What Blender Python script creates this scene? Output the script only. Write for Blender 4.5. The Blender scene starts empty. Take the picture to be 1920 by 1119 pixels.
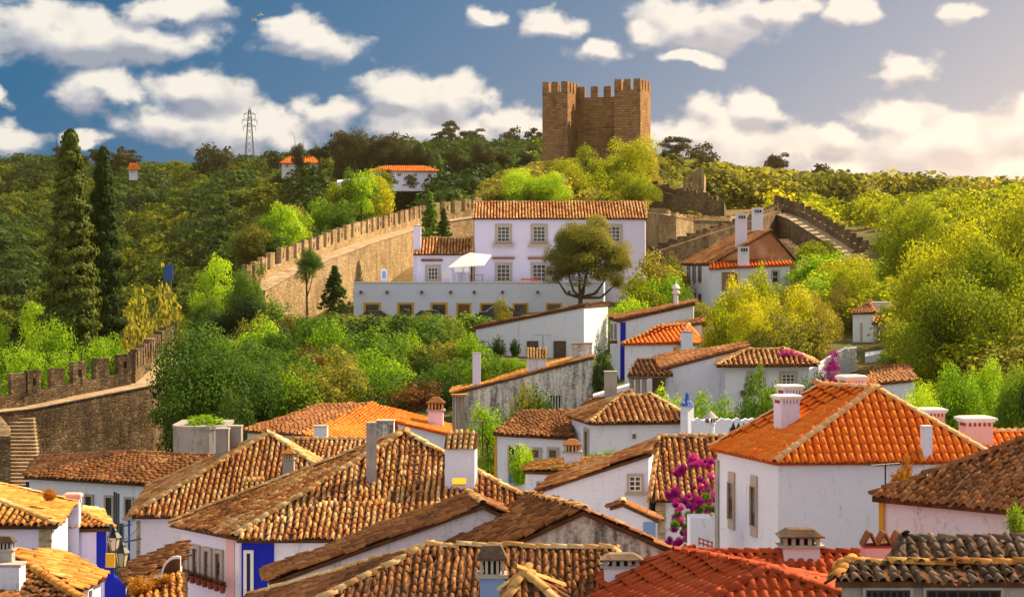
import bpy, math, random
import numpy as np
from mathutils import Matrix, Vector

# ------------------------------------------------------------------ camera, world, sun, exposure
CZ = 20.0                      # eye height above the lowest street
F, HZ, CX = 3583.0, 500.0, 960.0
sc = bpy.context.scene
C = sc.collection
cam_d = bpy.data.cameras.new('camera'); cam = bpy.data.objects.new('camera', cam_d); C.objects.link(cam)
cam.location = (0, 0, CZ); cam.rotation_euler = (math.radians(90), 0, 0)
cam_d.sensor_width = 36; cam_d.lens = 36 * F / 1920; cam_d.shift_y = -(559.5 - HZ) / 1920
cam_d.clip_start = 0.5; cam_d.clip_end = 8000
sc.camera = cam

SUN_AZ, SUN_EL = 28.0, 42.0    # degrees from +X towards +Y, elevation
sd = Vector((math.cos(math.radians(SUN_EL)) * math.cos(math.radians(SUN_AZ)),
             math.cos(math.radians(SUN_EL)) * math.sin(math.radians(SUN_AZ)), math.sin(math.radians(SUN_EL))))
sun_d = bpy.data.lights.new('sun', 'SUN'); sun = bpy.data.objects.new('sun', sun_d); C.objects.link(sun)
sun_d.energy = 5.0; sun_d.angle = math.radians(0.5); sun_d.color = (1.0, 0.77, 0.47)
sun.rotation_euler = sd.to_track_quat('Z', 'Y').to_euler(); sun.location = (60, 40, 90)

sc.view_settings.view_transform = 'Standard'; sc.view_settings.look = 'None'
sc.view_settings.gamma = 1.0; sc.view_settings.use_curve_mapping = False
sc.view_settings.exposure = 1.18
sc.render.engine = 'CYCLES'
sc.cycles.use_denoising = True
sc.cycles.max_bounces = 6; sc.cycles.diffuse_bounces = 3; sc.cycles.transmission_bounces = 3
sc.cycles.transparent_max_bounces = 8; sc.cycles.volume_bounces = 0

SKY_STRENGTH = 0.103
world = bpy.data.worlds.new('World'); sc.world = world; world.use_nodes = True

class NT:
    """tiny node-tree writer"""
    def __init__(s, tree):
        s.t = tree; s.t.nodes.clear()
    def n(s, kind, **kw):
        nd = s.t.nodes.new(kind)
        for k, v in kw.items():
            if k.startswith('i_'):
                key = k[2:]
                key = int(key) if key.isdigit() else key.replace('_', ' ')
                if isinstance(v, bpy.types.NodeSocket): s.t.links.new(v, nd.inputs[key])
                else: nd.inputs[key].default_value = v
            else: setattr(nd, k, v)
        return nd
    def m(s, op, a, b=0.0, c=0.0, clamp=False):
        nd = s.t.nodes.new('ShaderNodeMath'); nd.operation = op; nd.use_clamp = clamp
        for i, v in enumerate((a, b, c)):
            if isinstance(v, bpy.types.NodeSocket): s.t.links.new(v, nd.inputs[i])
            else: nd.inputs[i].default_value = v
        return nd.outputs[0]
    def v(s, op, a, b=(0, 0, 0)):
        nd = s.t.nodes.new('ShaderNodeVectorMath'); nd.operation = op
        for i, x in enumerate((a, b)):
            if isinstance(x, bpy.types.NodeSocket): s.t.links.new(x, nd.inputs[i])
            else: nd.inputs[i].default_value = x
        return nd.outputs['Value'] if op in ('LENGTH', 'DOT_PRODUCT', 'DISTANCE') else nd.outputs[0]
    def mix(s, f, a, b, blend='MIX'):
        nd = s.t.nodes.new('ShaderNodeMix'); nd.data_type = 'RGBA'; nd.blend_type = blend
        for i, x in ((0, f), (6, a), (7, b)):
            if isinstance(x, bpy.types.NodeSocket): s.t.links.new(x, nd.inputs[i])
            else: nd.inputs[i].default_value = x if i == 0 else (*x[:3], 1)
        return nd.outputs[2]
    def noise(s, vec, scale, detail=4, rough=0.55, dist=0.0):
        nd = s.n('ShaderNodeTexNoise', i_Scale=scale, i_Detail=detail, i_Roughness=rough, i_Distortion=dist)
        if vec is not None: s.t.links.new(vec, nd.inputs['Vector'])
        return nd.outputs[0]
    def ramp(s, f, stops, interp='LINEAR'):
        nd = s.t.nodes.new('ShaderNodeValToRGB'); cr = nd.color_ramp; cr.interpolation = interp
        while len(cr.elements) > 1: cr.elements.remove(cr.elements[-1])
        cr.elements[0].position = stops[0][0]; cr.elements[0].color = (*stops[0][1], 1)
        for p, c in stops[1:]:
            e = cr.elements.new(p); e.color = (*c, 1)
        s.t.links.new(f, nd.inputs[0]); return nd.outputs[0]
    def smooth(s, x, a, b):
        nd = s.n('ShaderNodeMapRange', interpolation_type='SMOOTHSTEP', i_1=a, i_2=b)
        s.t.links.new(x, nd.inputs[0]); return nd.outputs[0]
    def link(s, a, b): s.t.links.new(a, b)

def build_world():
    w = NT(world.node_tree)
    d = w.v('NORMALIZE', w.n('ShaderNodeTexCoord').outputs['Generated'])
    sep = w.n('ShaderNodeSeparateXYZ', i_0=d)
    # clear sky: deep polarised blue, the same all round the horizon
    zup = w.m('ADD', w.m('MULTIPLY', w.m('ABSOLUTE', sep.outputs[2]), 0.9), 0.30)
    dv = w.n('ShaderNodeCombineXYZ', i_0=sep.outputs[0], i_1=sep.outputs[1], i_2=zup).outputs[0]
    sky = w.n('ShaderNodeTexSky', sky_type='NISHITA', sun_disc=False, sun_elevation=math.radians(SUN_EL),
              sun_rotation=math.radians(90 - SUN_AZ), air_density=1.0, dust_density=0.3, ozone_density=4.0, i_0=dv)
    skyc = w.mix(1.0, sky.outputs[0], (0.0, 0.265, 0.325), 'MULTIPLY')
    # cumulus: heaps placed by azimuth and elevation, broken up by noise
    az = w.m('ARCTAN2', sep.outputs[0], sep.outputs[1]); el = w.m('ARCSINE', sep.outputs[2])
    p = w.n('ShaderNodeCombineXYZ', i_0=az, i_1=el, i_2=0.0).outputs[0]
    pn = w.v('MULTIPLY', p, (1.0, 1.35, 1.0))
    big = w.noise(pn, 30, 8, 0.56, 0.1)
    def px(x, y): return ((x - CX) / F, (HZ - y) / F)
    heaps = [(60, 60, 110, 70), (190, 75, 130, 62), (300, 85, 100, 40), (330, 22, 105, 32), (-60, 60, 120, 60),
             (590, 82, 95, 42), (545, 60, 60, 34), (10, 182, 42, 22), (215, 182, 85, 34), (380, 185, 85, 46), (345, 245, 130, 50),
             (30, 262, 75, 34), (160, 268, 30, 18), (480, 255, 120, 38), (600, 225, 70, 34), (735, 185, 85, 42), (830, 190, 90, 55), (800, 250, 160, 48),
             (960, 235, 90, 40), (900, 46, 34, 20), (1030, 48, 62, 24), (1108, 92, 60, 20), (1330, 40, 150, 46), (1225, 58, 60, 22), (1440, 22, 70, 28),
             (1290, 112, 50, 16), (1570, 28, 46, 24), (1800, 50, 52, 20), (1680, 150, 56, 26), (1310, 215, 60, 40), (1420, 205, 60, 36),
             (1280, 265, 130, 50), (1420, 285, 150, 55), (1570, 265, 60, 42), (1680, 235, 80, 48), (1770, 275, 190, 62), (1890, 260, 110, 60),
             (1560, 335, 200, 40), (1850, 340, 200, 50), (2100, 120, 170, 60), (2300, 260, 260, 80), (-260, 120, 150, 60), (-330, 260, 260, 60)]
    wn = w.n('ShaderNodeTexNoise', i_Scale=13.0, i_Detail=3.0, i_Vector=pn).outputs[1]
    pw = w.v('ADD', p, w.v('MULTIPLY', w.v('SUBTRACT', wn, (0.5, 0.5, 0.5)), (0.045, 0.022, 0)))
    wf = w.n('ShaderNodeTexNoise', i_Scale=48.0, i_Detail=6.0, i_Vector=pn).outputs[1]
    pw = w.v('ADD', pw, w.v('MULTIPLY', w.v('SUBTRACT', wf, (0.5, 0.5, 0.5)), (0.026, 0.017, 0)))
    def field(v):
        acc = None
        for (x, y, ra, rb) in heaps:
            cx, cy = px(x, y)
            q = w.v('MULTIPLY', w.v('SUBTRACT', v, (cx, cy, 0)), (F / ra * 0.80, F / rb * 0.80, 0))
            k = w.m('SUBTRACT', 1.0, w.v('LENGTH', q))
            acc = k if acc is None else w.m('SMOOTH_MAX', acc, k, 0.2)
        return acc
    acc = field(pw); above = field(w.v('ADD', pw, (0.0030, 0.0075, 0)))
    # unseen rest of the sky: added cumulus, thickened to brighten the shaded walls
    far = w.m('MAXIMUM', w.smooth(w.m('ABSOLUTE', az), 0.36, 0.5), w.smooth(el, 0.16, 0.24))
    gen = w.m('MULTIPLY', w.m('SUBTRACT', w.noise(pn, 5.5, 2, 0.5), 0.36), 4.0)
    acc = w.m('MAXIMUM', acc, w.m('ADD', w.m('MULTIPLY', w.m('SUBTRACT', far, 1.0), 3.0), gen))
    dens = w.m('ADD', acc, w.m('MULTIPLY', w.m('SUBTRACT', big, 0.5), 2.3))
    mask = w.smooth(dens, -0.04, 0.50)
    off = w.v('ADD', pn, (0.006, 0.011, 0.0))
    lit = w.m('SUBTRACT', w.noise(pn, 21, 3, 0.45, 0.15), w.noise(off, 21, 3, 0.45, 0.15))
    under = w.m('MULTIPLY', w.m('SUBTRACT', w.noise(w.v('MULTIPLY', p, (1, 2.2, 1)), 11, 3, 0.5), 0.5), 1.3)
    edge = w.m('MULTIPLY', w.m('SUBTRACT', w.m('MAXIMUM', acc, -0.4), w.m('MAXIMUM', above, -0.4)), 1.6)
    tone = w.m('ADD', w.m('ADD', w.m('ADD', w.m('MULTIPLY', lit, 3.0), 0.52), w.m('MULTIPLY', under, 0.5)), edge, clamp=True)
    cloud = w.ramp(tone, [(0.0, (0.34, 0.39, 0.49)), (0.42, (0.56, 0.59, 0.66)), (0.8, (0.82, 0.80, 0.77)), (1.0, (0.93, 0.90, 0.84))])
    cl = w.mix(1.0, cloud, (4.6, 4.5, 4.35), 'MULTIPLY')
    col = w.mix(w.m('MULTIPLY', mask, 0.96), skyc, cl)
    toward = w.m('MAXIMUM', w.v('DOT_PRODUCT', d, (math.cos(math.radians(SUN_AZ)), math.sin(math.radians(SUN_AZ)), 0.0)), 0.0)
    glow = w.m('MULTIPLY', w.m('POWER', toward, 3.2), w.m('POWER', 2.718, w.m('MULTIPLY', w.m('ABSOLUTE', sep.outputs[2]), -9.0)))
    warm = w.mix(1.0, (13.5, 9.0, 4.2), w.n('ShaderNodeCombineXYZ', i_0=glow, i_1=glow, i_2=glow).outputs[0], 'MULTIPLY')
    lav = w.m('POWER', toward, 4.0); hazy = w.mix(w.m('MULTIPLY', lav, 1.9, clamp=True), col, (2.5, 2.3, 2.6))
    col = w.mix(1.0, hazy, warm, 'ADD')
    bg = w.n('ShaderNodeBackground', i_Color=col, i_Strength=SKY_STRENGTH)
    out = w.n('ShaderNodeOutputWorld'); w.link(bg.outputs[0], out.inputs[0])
build_world()

# ------------------------------------------------------------------ geometry helpers
CAM = np.array([0, 0, CZ])
def P(px, py, D): return np.array([(px - CX) / F * D, D, CZ + (HZ - py) / F * D])
def Zp(px, py, z):
    """the point on that sight line at height z (relative to the eye)"""
    return P(px, py, z * F / (HZ - py))
def XZ(px, D, z): return np.array([(px - CX) / F * D, D, CZ + z])
def toP(p): return (CX + F * p[0] / p[1], HZ - F * (p[2] - CZ) / p[1])
rng = np.random.default_rng(7); random.seed(7)
def nrm(v):
    v = np.asarray(v, float); return v / (np.linalg.norm(v) + 1e-12)
ZAX = np.array([0, 0, 1.0])

def link(o, parent=None, kind=None, label=None, cat=None, group=None):
    C.objects.link(o)
    if parent is not None: o.parent = parent
    if kind: o['kind'] = kind
    if label: o['label'] = label
    if cat: o['category'] = cat
    if group: o['group'] = group
    return o
def root(name, loc, label, cat, group=None):
    o = bpy.data.objects.new(name, None); o.empty_display_size = 0.3
    o.location = [float(x) for x in loc]
    return link(o, None, None, label, cat, group)
def mesh_np(name, verts, faces, mat, smooth=False, rnd=None):
    me = bpy.data.meshes.new(name)
    verts = np.asarray(verts, dtype=np.float32)
    if isinstance(faces, np.ndarray):
        n, k = faces.shape
        me.vertices.add(len(verts)); me.vertices.foreach_set('co', verts.ravel())
        me.loops.add(n * k); me.loops.foreach_set('vertex_index', faces.astype(np.int32).ravel())
        me.polygons.add(n); me.polygons.foreach_set('loop_start', np.arange(0, n * k, k, dtype=np.int32))
        me.polygons.foreach_set('loop_total', np.full(n, k, dtype=np.int32))
        me.update(calc_edges=True)
    else:
        me.from_pydata(verts.tolist(), [], [list(map(int, f)) for f in faces])
    if rnd is not None:
        at = me.attributes.new('rnd', 'FLOAT', 'POINT'); at.data.foreach_set('value', np.asarray(rnd, dtype=np.float32))
    if smooth: me.polygons.foreach_set('use_smooth', np.ones(len(me.polygons), dtype=bool))
    if mat is not None: me.materials.append(mat)
    return me

class MB:
    def __init__(s): s.v = []; s.f = []
    def add(s, verts, faces):
        b = len(s.v); s.v.extend([np.asarray(x, float) for x in verts]); s.f.extend([[i + b for i in f] for f in faces]); return s
    def box(s, c, hx, hy, hz, ux=(1, 0, 0), uy=None, uz=(0, 0, 1), taper=1.0):
        """centre c, half sizes, axes; taper shrinks the +uz end"""
        c = np.asarray(c, float); ux = nrm(ux); uz = nrm(uz); uy = nrm(np.cross(uz, ux)) if uy is None else nrm(uy)
        vs = []
        for k, t in ((-1, 1.0), (1, taper)):
            for i, j in ((-1, -1), (1, -1), (1, 1), (-1, 1)):
                vs.append(c + ux * hx * i * t + uy * hy * j * t + uz * hz * k)
        return s.add(vs, [(3, 2, 1, 0), (4, 5, 6, 7), (0, 1, 5, 4), (1, 2, 6, 5), (2, 3, 7, 6), (3, 0, 4, 7)])
    def prism(s, poly, depth_vec):
        """extrude a 3-D polygon along a vector"""
        a = [np.asarray(p, float) for p in poly]; d = np.asarray(depth_vec, float); n = len(a)
        return s.add(a + [p + d for p in a], [list(range(n))[::-1], list(range(n, 2 * n))] + [(i, (i + 1) % n, n + (i + 1) % n, n + i) for i in range(n)])
    def drop(s, poly, zb):
        a = [np.asarray(p, float) for p in poly]; n = len(a)
        return s.add(a + [np.array([p[0], p[1], zb]) for p in a], [list(range(n)), list(range(n, 2 * n))[::-1]] + [(i, (i + 1) % n, n + (i + 1) % n, n + i) for i in range(n)])
    def tube(s, a, b, r0, r1=None, n=8):
        a = np.asarray(a, float); b = np.asarray(b, float); r1 = r0 if r1 is None else r1
        d = nrm(b - a); x = nrm(np.cross(d, [0.3, 0.9, 0.12])); y = np.cross(d, x); vs = []
        for p, r in ((a, r0), (b, r1)):
            for i in range(n):
                t = 2 * math.pi * i / n; vs.append(p + (x * math.cos(t) + y * math.sin(t)) * r)
        return s.add(vs, [(i, (i + 1) % n, n + (i + 1) % n, n + i) for i in range(n)] + [list(range(n))[::-1], list(range(n, 2 * n))])
    def lathe(s, c, prof, n=14):
        c = np.asarray(c, float); vs = []
        for r, z in prof:
            for i in range(n):
                t = 2 * math.pi * i / n; vs.append(c + np.array([r * math.cos(t), r * math.sin(t), z]))
        fs = []
        for k in range(len(prof) - 1):
            for i in range(n): fs.append((k * n + i, k * n + (i + 1) % n, (k + 1) * n + (i + 1) % n, (k + 1) * n + i))
        fs += [list(range(n))[::-1], [(len(prof) - 1) * n + i for i in range(n)]]
        return s.add(vs, fs)
    def build(s, name, mat, parent=None, origin=None, smooth=False, **kw):
        v = np.array(s.v)
        if origin is None: origin = np.array(parent['org']) if parent is not None and 'org' in parent else np.zeros(3)
        me = mesh_np(name, v - origin, s.f, mat, smooth)
        o = bpy.data.objects.new(name, me)
        if parent is None: o.location = [float(x) for x in origin]
        link(o, parent, **kw); o['org'] = [float(x) for x in origin]
        return o
def single(mb, name, mat, label, cat, group=None, smooth=False, kind=None):
    v = np.array(mb.v); org = np.array([(v[:, 0].min() + v[:, 0].max()) / 2, (v[:, 1].min() + v[:, 1].max()) / 2, v[:, 2].min()])
    return mb.build(name, mat, None, org, smooth, label=label, cat=cat, group=group, kind=kind)
def rootm(name, org, label, cat, group=None):
    o = root(name, org, label, cat, group); o['org'] = [float(x) for x in org]; return o

# ------------------------------------------------------------------ materials (all procedural)
M = {}
def material(name, fn):
    m = bpy.data.materials.new(name); m.use_nodes = True; t = NT(m.node_tree)
    out = t.n('ShaderNodeOutputMaterial'); fn(t, out); M[name] = m; return m
def geo(t): return t.n('ShaderNodeNewGeometry').outputs['Position']
def princ(t, out, col, rough=0.8, spec=0.3, bump=None, bd=0.02, bs=0.5, metal=0.0):
    b = t.n('ShaderNodeBsdfPrincipled', i_Roughness=rough, i_Metallic=metal)
    b.inputs['Specular IOR Level'].default_value = spec
    if isinstance(col, bpy.types.NodeSocket): t.link(col, b.inputs['Base Color'])
    else: b.inputs['Base Color'].default_value = (*col, 1)
    if bump is not None:
        bn = t.n('ShaderNodeBump', i_Strength=bs, i_Distance=bd); t.link(bump, bn.inputs['Height']); t.link(bn.outputs[0], b.inputs['Normal'])
    t.link(b.outputs[0], out.inputs[0]); return b
def rndv(t):
    a = t.n('ShaderNodeAttribute', attribute_name='rnd').outputs['Fac']
    return t.m('FRACT', t.m('ADD', a, t.n('ShaderNodeObjectInfo').outputs['Random']))

def plaster(name, base, grime=0.25, dark=(0.16, 0.15, 0.15), streak=1.0, warm=(0.62, 0.52, 0.40)):
    def fn(t, out):
        p = geo(t)
        st = t.noise(t.v('MULTIPLY', p, (2.2, 2.2, 0.35)), 1.6 * streak, 6, 0.65)
        bl = t.noise(p, 0.8, 5, 0.6)
        fine = t.noise(p, 9.0, 5, 0.7)
        g = t.m('MULTIPLY', t.smooth(t.m('ADD', t.m('MULTIPLY', st, 0.6), t.m('MULTIPLY', fine, 0.4)), 0.60 - 0.22 * grime, 0.78 - 0.16 * grime), min(1, 0.35 + grime))
        c = t.mix(t.m('MULTIPLY', t.smooth(bl, 0.45, 0.75), 0.30 + 0.3 * grime), base, warm)
        c = t.mix(g, c, dark)
        c = t.mix(t.m('MULTIPLY', t.smooth(fine, 0.40, 0.8), 0.14), c, tuple(x * 0.55 for x in base))
        princ(t, out, c, 0.9, 0.15, t.m('ADD', t.noise(p, 14, 4, 0.7), t.m('MULTIPLY', bl, 1.5)), 0.03, 0.35)
    return material(name, fn)
plaster('white', (0.69, 0.725, 0.90), 0.30, warm=(0.64, 0.65, 0.78))  # bluish tint of the shade is put into the white base
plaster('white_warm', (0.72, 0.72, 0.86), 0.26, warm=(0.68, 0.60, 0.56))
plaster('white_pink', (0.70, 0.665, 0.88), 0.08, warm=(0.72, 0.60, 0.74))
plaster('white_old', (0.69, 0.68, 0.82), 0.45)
plaster('white_grim', (0.70, 0.69, 0.68), 0.85, (0.09, 0.09, 0.09))
plaster('white_in_shade', (0.62, 0.70, 0.92), 0.10, warm=(0.58, 0.63, 0.80))  # bluer copy of the white plaster, terrace shade put into its colour
plaster('grey_render', (0.30, 0.28, 0.28), 0.5, (0.10, 0.10, 0.10))
plaster('blue_paint', (0.012, 0.022, 0.42), 0.05, (0.01, 0.01, 0.2), warm=(0.02, 0.04, 0.40))
plaster('blue_pale', (0.20, 0.32, 0.58), 0.1, (0.1, 0.12, 0.2), warm=(0.25, 0.33, 0.5))
plaster('ochre_paint', (0.56, 0.31, 0.03), 0.2, (0.2, 0.12, 0.05), warm=(0.5, 0.3, 0.05))
plaster('pink_paint', (0.72, 0.42, 0.42), 0.12, (0.3, 0.15, 0.15), warm=(0.7, 0.45, 0.4))
plaster('brown_wall', (0.30, 0.17, 0.09), 0.3, (0.10, 0.06, 0.04))
plaster('concrete', (0.36, 0.34, 0.32), 0.35, (0.12, 0.11, 0.10))

def tilemat(name, stops, lichen=0.5, mould=0.5):
    def fn(t, out):
        p = geo(t); r = rndv(t)
        a = t.noise(p, 0.55, 4, 0.6); b = t.noise(p, 7.0, 5, 0.7)
        f = t.m('ADD', t.m('ADD', t.m('MULTIPLY', r, 0.48), 0.08), t.m('MULTIPLY', t.m('SUBTRACT', a, 0.36), 1.25), clamp=True)
        c = t.ramp(f, stops)
        c = t.mix(t.m('MULTIPLY', t.smooth(t.noise(p, 2.1, 5, 0.65), 0.52, 0.70), lichen), c, (0.50, 0.20, 0.030))
        c = t.mix(t.m('MULTIPLY', t.smooth(b, 0.50, 0.68), mould), c, (0.035, 0.025, 0.02))
        c = t.mix(t.m('MULTIPLY', t.smooth(t.noise(p, 13, 3, 0.7), 0.60, 0.72), mould * 0.6), c, (0.52, 0.44, 0.30))
        princ(t, out, c, 0.85, 0.2, b, 0.012, 0.6)
    return material(name, fn)
tilemat('tile_old', [(0.0, (0.09, 0.038, 0.018)), (0.18, (0.24, 0.088, 0.028)), (0.40, (0.46, 0.165, 0.045)), (0.60, (0.60, 0.30, 0.10)), (0.80, (0.68, 0.47, 0.23)), (1.0, (0.56, 0.17, 0.035))], 0.55, 0.50)
tilemat('tile_mossy', [(0.0, (0.055, 0.028, 0.016)), (0.3, (0.14, 0.055, 0.022)), (0.6, (0.28, 0.10, 0.03)), (0.85, (0.40, 0.19, 0.07)), (1.0, (0.52, 0.33, 0.15))], 0.30, 0.60)
tilemat('tile_brown', [(0.0, (0.07, 0.033, 0.017)), (0.3, (0.17, 0.066, 0.024)), (0.6, (0.31, 0.118, 0.038)), (0.85, (0.43, 0.21, 0.08)), (1.0, (0.52, 0.32, 0.15))], 0.40, 0.50)
tilemat('tile_lichen', [(0.0, (0.20, 0.08, 0.02)), (0.3, (0.42, 0.16, 0.03)), (0.6, (0.58, 0.26, 0.05)), (0.85, (0.66, 0.38, 0.11)), (1.0, (0.68, 0.48, 0.22))], 0.75, 0.30)
tilemat('tile_orange', [(0.0, (0.64, 0.115, 0.012)), (0.35, (0.76, 0.16, 0.014)), (0.7, (0.80, 0.22, 0.022)), (1.0, (0.70, 0.27, 0.07))], 0.15, 0.26)
tilemat('tile_red', [(0.0, (0.30, 0.04, 0.012)), (0.5, (0.40, 0.06, 0.016)), (1.0, (0.44, 0.10, 0.03))], 0.15, 0.36)
tilemat('tile_dark', [(0.0, (0.035, 0.028, 0.024)), (0.4, (0.10, 0.065, 0.045)), (0.75, (0.21, 0.15, 0.11)), (1.0, (0.36, 0.29, 0.22))], 0.30, 0.60)
tilemat('mortar_tile', [(0.0, (0.38, 0.17, 0.05)), (0.4, (0.56, 0.32, 0.11)), (0.8, (0.68, 0.50, 0.27)), (1.0, (0.62, 0.34, 0.10))], 0.5, 0.32)
tilemat('mortar_pale', [(0.0, (0.66, 0.30, 0.10)), (0.5, (0.72, 0.42, 0.20)), (1.0, (0.76, 0.54, 0.34))], 0.1, 0.1)
material('deck', lambda t, out: princ(t, out, t.ramp(t.noise(geo(t), 3.0, 5, 0.7), [(0.3, (0.05, 0.026, 0.016)), (0.6, (0.12, 0.055, 0.028)), (0.8, (0.20, 0.10, 0.05))]), 0.95, 0.1))
material('deck_orange', lambda t, out: princ(t, out, t.ramp(t.noise(geo(t), 3.0, 5, 0.7), [(0.3, (0.32, 0.06, 0.012)), (0.7, (0.45, 0.09, 0.016))]), 0.95, 0.1))

def stonemat(name, cols, scale=3.4, joint=0.30):
    def fn(t, out):
        p = geo(t); d = t.v('ADD', p, t.v('MULTIPLY', t.n('ShaderNodeTexNoise', i_Scale=1.6, i_Detail=3.0, i_Vector=p).outputs[1], (0.25, 0.25, 0.15)))
        q = t.v('MULTIPLY', d, (scale, scale, scale * 1.7))
        vo = t.n('ShaderNodeTexVoronoi', i_Scale=1.0, i_Vector=q); ve = t.n('ShaderNodeTexVoronoi', feature='DISTANCE_TO_EDGE', i_Scale=1.0, i_Vector=q)
        sepc = t.n('ShaderNodeSeparateColor', i_0=vo.outputs['Color'])
        n1 = t.noise(p, 0.35, 5, 0.6); n2 = t.noise(p, 8, 5, 0.7)
        f = t.m('ADD', t.m('MULTIPLY', sepc.outputs[0], 0.40), t.m('MULTIPLY', n1, 0.7), clamp=True)
        c = t.ramp(f, [(0.2, cols[0]), (0.5, cols[1]), (0.8, cols[2])])
        st = t.smooth(t.m('ADD', t.m('MULTIPLY', t.noise(t.v('MULTIPLY', p, (1.2, 1.2, 0.3)), 1.0, 6, 0.68), 0.6), t.m('MULTIPLY', t.noise(p, 0.22, 4, 0.6), 0.4)), 0.44, 0.62)
        c = t.mix(t.m('MULTIPLY', st, 0.70), c, cols[3])
        c = t.mix(t.m('MULTIPLY', t.smooth(ve.outputs[0], 0.09, 0.0), joint), c, cols[3])
        h = t.m('ADD', t.smooth(ve.outputs[0], 0.0, 0.12), t.m('MULTIPLY', n2, 0.7))
        princ(t, out, c, 0.95, 0.12, h, 0.08, 0.9)
    return material(name, fn)
stonemat('stone', [(0.10, 0.068, 0.042), (0.20, 0.135, 0.08), (0.33, 0.24, 0.15), (0.045, 0.032, 0.024)])
stonemat('stone_pale', [(0.30, 0.20, 0.10), (0.46, 0.33, 0.18), (0.58, 0.45, 0.28), (0.20, 0.13, 0.07)], 3.0, 0.34)
def keepmat(t, out):
    p = geo(t); k = math.radians(19); s = t.n('ShaderNodeSeparateXYZ', i_0=p)
    u = t.m('ADD', t.v('DOT_PRODUCT', p, (math.cos(k), -math.sin(k), 0)), t.v('DOT_PRODUCT', p, (math.sin(k), math.cos(k), 0)))
    wob = t.noise(p, 1.1, 3, 0.6); q = t.n('ShaderNodeCombineXYZ', i_0=t.m('ADD', u, t.m('MULTIPLY', wob, 0.2)), i_1=t.m('ADD', s.outputs[2], t.m('MULTIPLY', wob, 0.16))).outputs[0]
    br = t.n('ShaderNodeTexBrick', i_Scale=1.0, i_Mortar_Size=0.025, i_Brick_Width=0.75, i_Row_Height=0.36, i_Vector=q, offset=0.5)
    br.inputs['Color1'].default_value = (0.40, 0.225, 0.105, 1); br.inputs['Color2'].default_value = (0.25, 0.135, 0.065, 1); br.inputs['Mortar'].default_value = (0.15, 0.085, 0.045, 1)
    n1 = t.noise(p, 0.3, 5, 0.65); n2 = t.noise(t.v('MULTIPLY', p, (1, 1, 0.25)), 0.8, 6, 0.7)
    c = t.mix(t.m('MULTIPLY', t.smooth(n1, 0.45, 0.7), 0.5), br.outputs[0], (0.44, 0.28, 0.14)); c = t.mix(t.m('MULTIPLY', t.smooth(n2, 0.48, 0.68), 0.65), c, (0.13, 0.075, 0.04))
    princ(t, out, c, 0.95, 0.1, t.m('ADD', br.outputs[1], t.noise(p, 5, 5, 0.7)), 0.08, 0.8)
material('stone_keep', keepmat)
stonemat('stone_step', [(0.25, 0.17, 0.09), (0.36, 0.26, 0.15), (0.48, 0.37, 0.23), (0.12, 0.08, 0.05)])
stonemat('ashlar', [(0.34, 0.25, 0.15), (0.44, 0.34, 0.22), (0.50, 0.40, 0.28), (0.24, 0.17, 0.10)], 1.2, 0.2)
material('path', lambda t, out: princ(t, out, t.ramp(t.noise(geo(t), 1.2, 6, 0.65), [(0.3, (0.22, 0.15, 0.09)), (0.55, (0.40, 0.30, 0.20)), (0.75, (0.52, 0.42, 0.30))]), 0.95, 0.1, t.noise(geo(t), 6, 4), 0.03))

def plain(name, col, rough=0.6, spec=0.3, metal=0.0, vary=0.25):
    return material(name, lambda t, out: princ(t, out, t.mix(t.m('MULTIPLY', t.noise(geo(t), 6, 4, 0.65), vary), col, tuple(x * 0.4 for x in col)), rough, spec, metal=metal))
plain('frame_stone', (0.46, 0.38, 0.32), 0.9, 0.1)
plain('frame_white', (0.76, 0.73, 0.72), 0.7)
plain('frame_brown', (0.13, 0.06, 0.03), 0.6)
plain('frame_ochre', (0.58, 0.34, 0.035), 0.7)
plain('iron', (0.025, 0.03, 0.035), 0.5, 0.5, 0.6)
plain('iron_blue', (0.02, 0.05, 0.08), 0.5, 0.4, 0.2)
plain('red_paint', (0.45, 0.03, 0.02), 0.5)
plain('vent_red', (0.34, 0.05, 0.025), 0.8)
plain('wood', (0.16, 0.09, 0.05), 0.8)
plain('wood_grey', (0.30, 0.25, 0.22), 0.85)
plain('canvas', (0.84, 0.82, 0.82), 0.8, vary=0.05)
plain('soot', (0.02, 0.018, 0.016), 0.95, 0.05)
plain('blue_gloss', (0.02, 0.10, 0.42), 0.4)
plain('door_blue', (0.02, 0.22, 0.42), 0.5)
plain('yellow_sheet', (0.75, 0.42, 0.02), 0.5)
plain('pot', (0.20, 0.045, 0.025), 0.8)
plain('car_blue', (0.03, 0.10, 0.22), 0.25, 0.6, 0.2, 0.05)
plain('car_dark', (0.03, 0.035, 0.045), 0.25, 0.6, 0.2, 0.05)
plain('steel', (0.32, 0.32, 0.33), 0.45, 0.5, 0.7)
plain('bark', (0.11, 0.075, 0.05), 0.95, 0.1)
plain('feather', (0.7, 0.68, 0.66), 0.8)
material('glass', lambda t, out: princ(t, out, t.ramp(t.noise(geo(t), 2.5, 2), [(0.35, (0.018, 0.02, 0.024)), (0.7, (0.07, 0.075, 0.085))]), 0.12, 0.5))
material('lamp_glass', lambda t, out: princ(t, out, (0.62, 0.52, 0.34), 0.3, 0.5))

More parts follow.
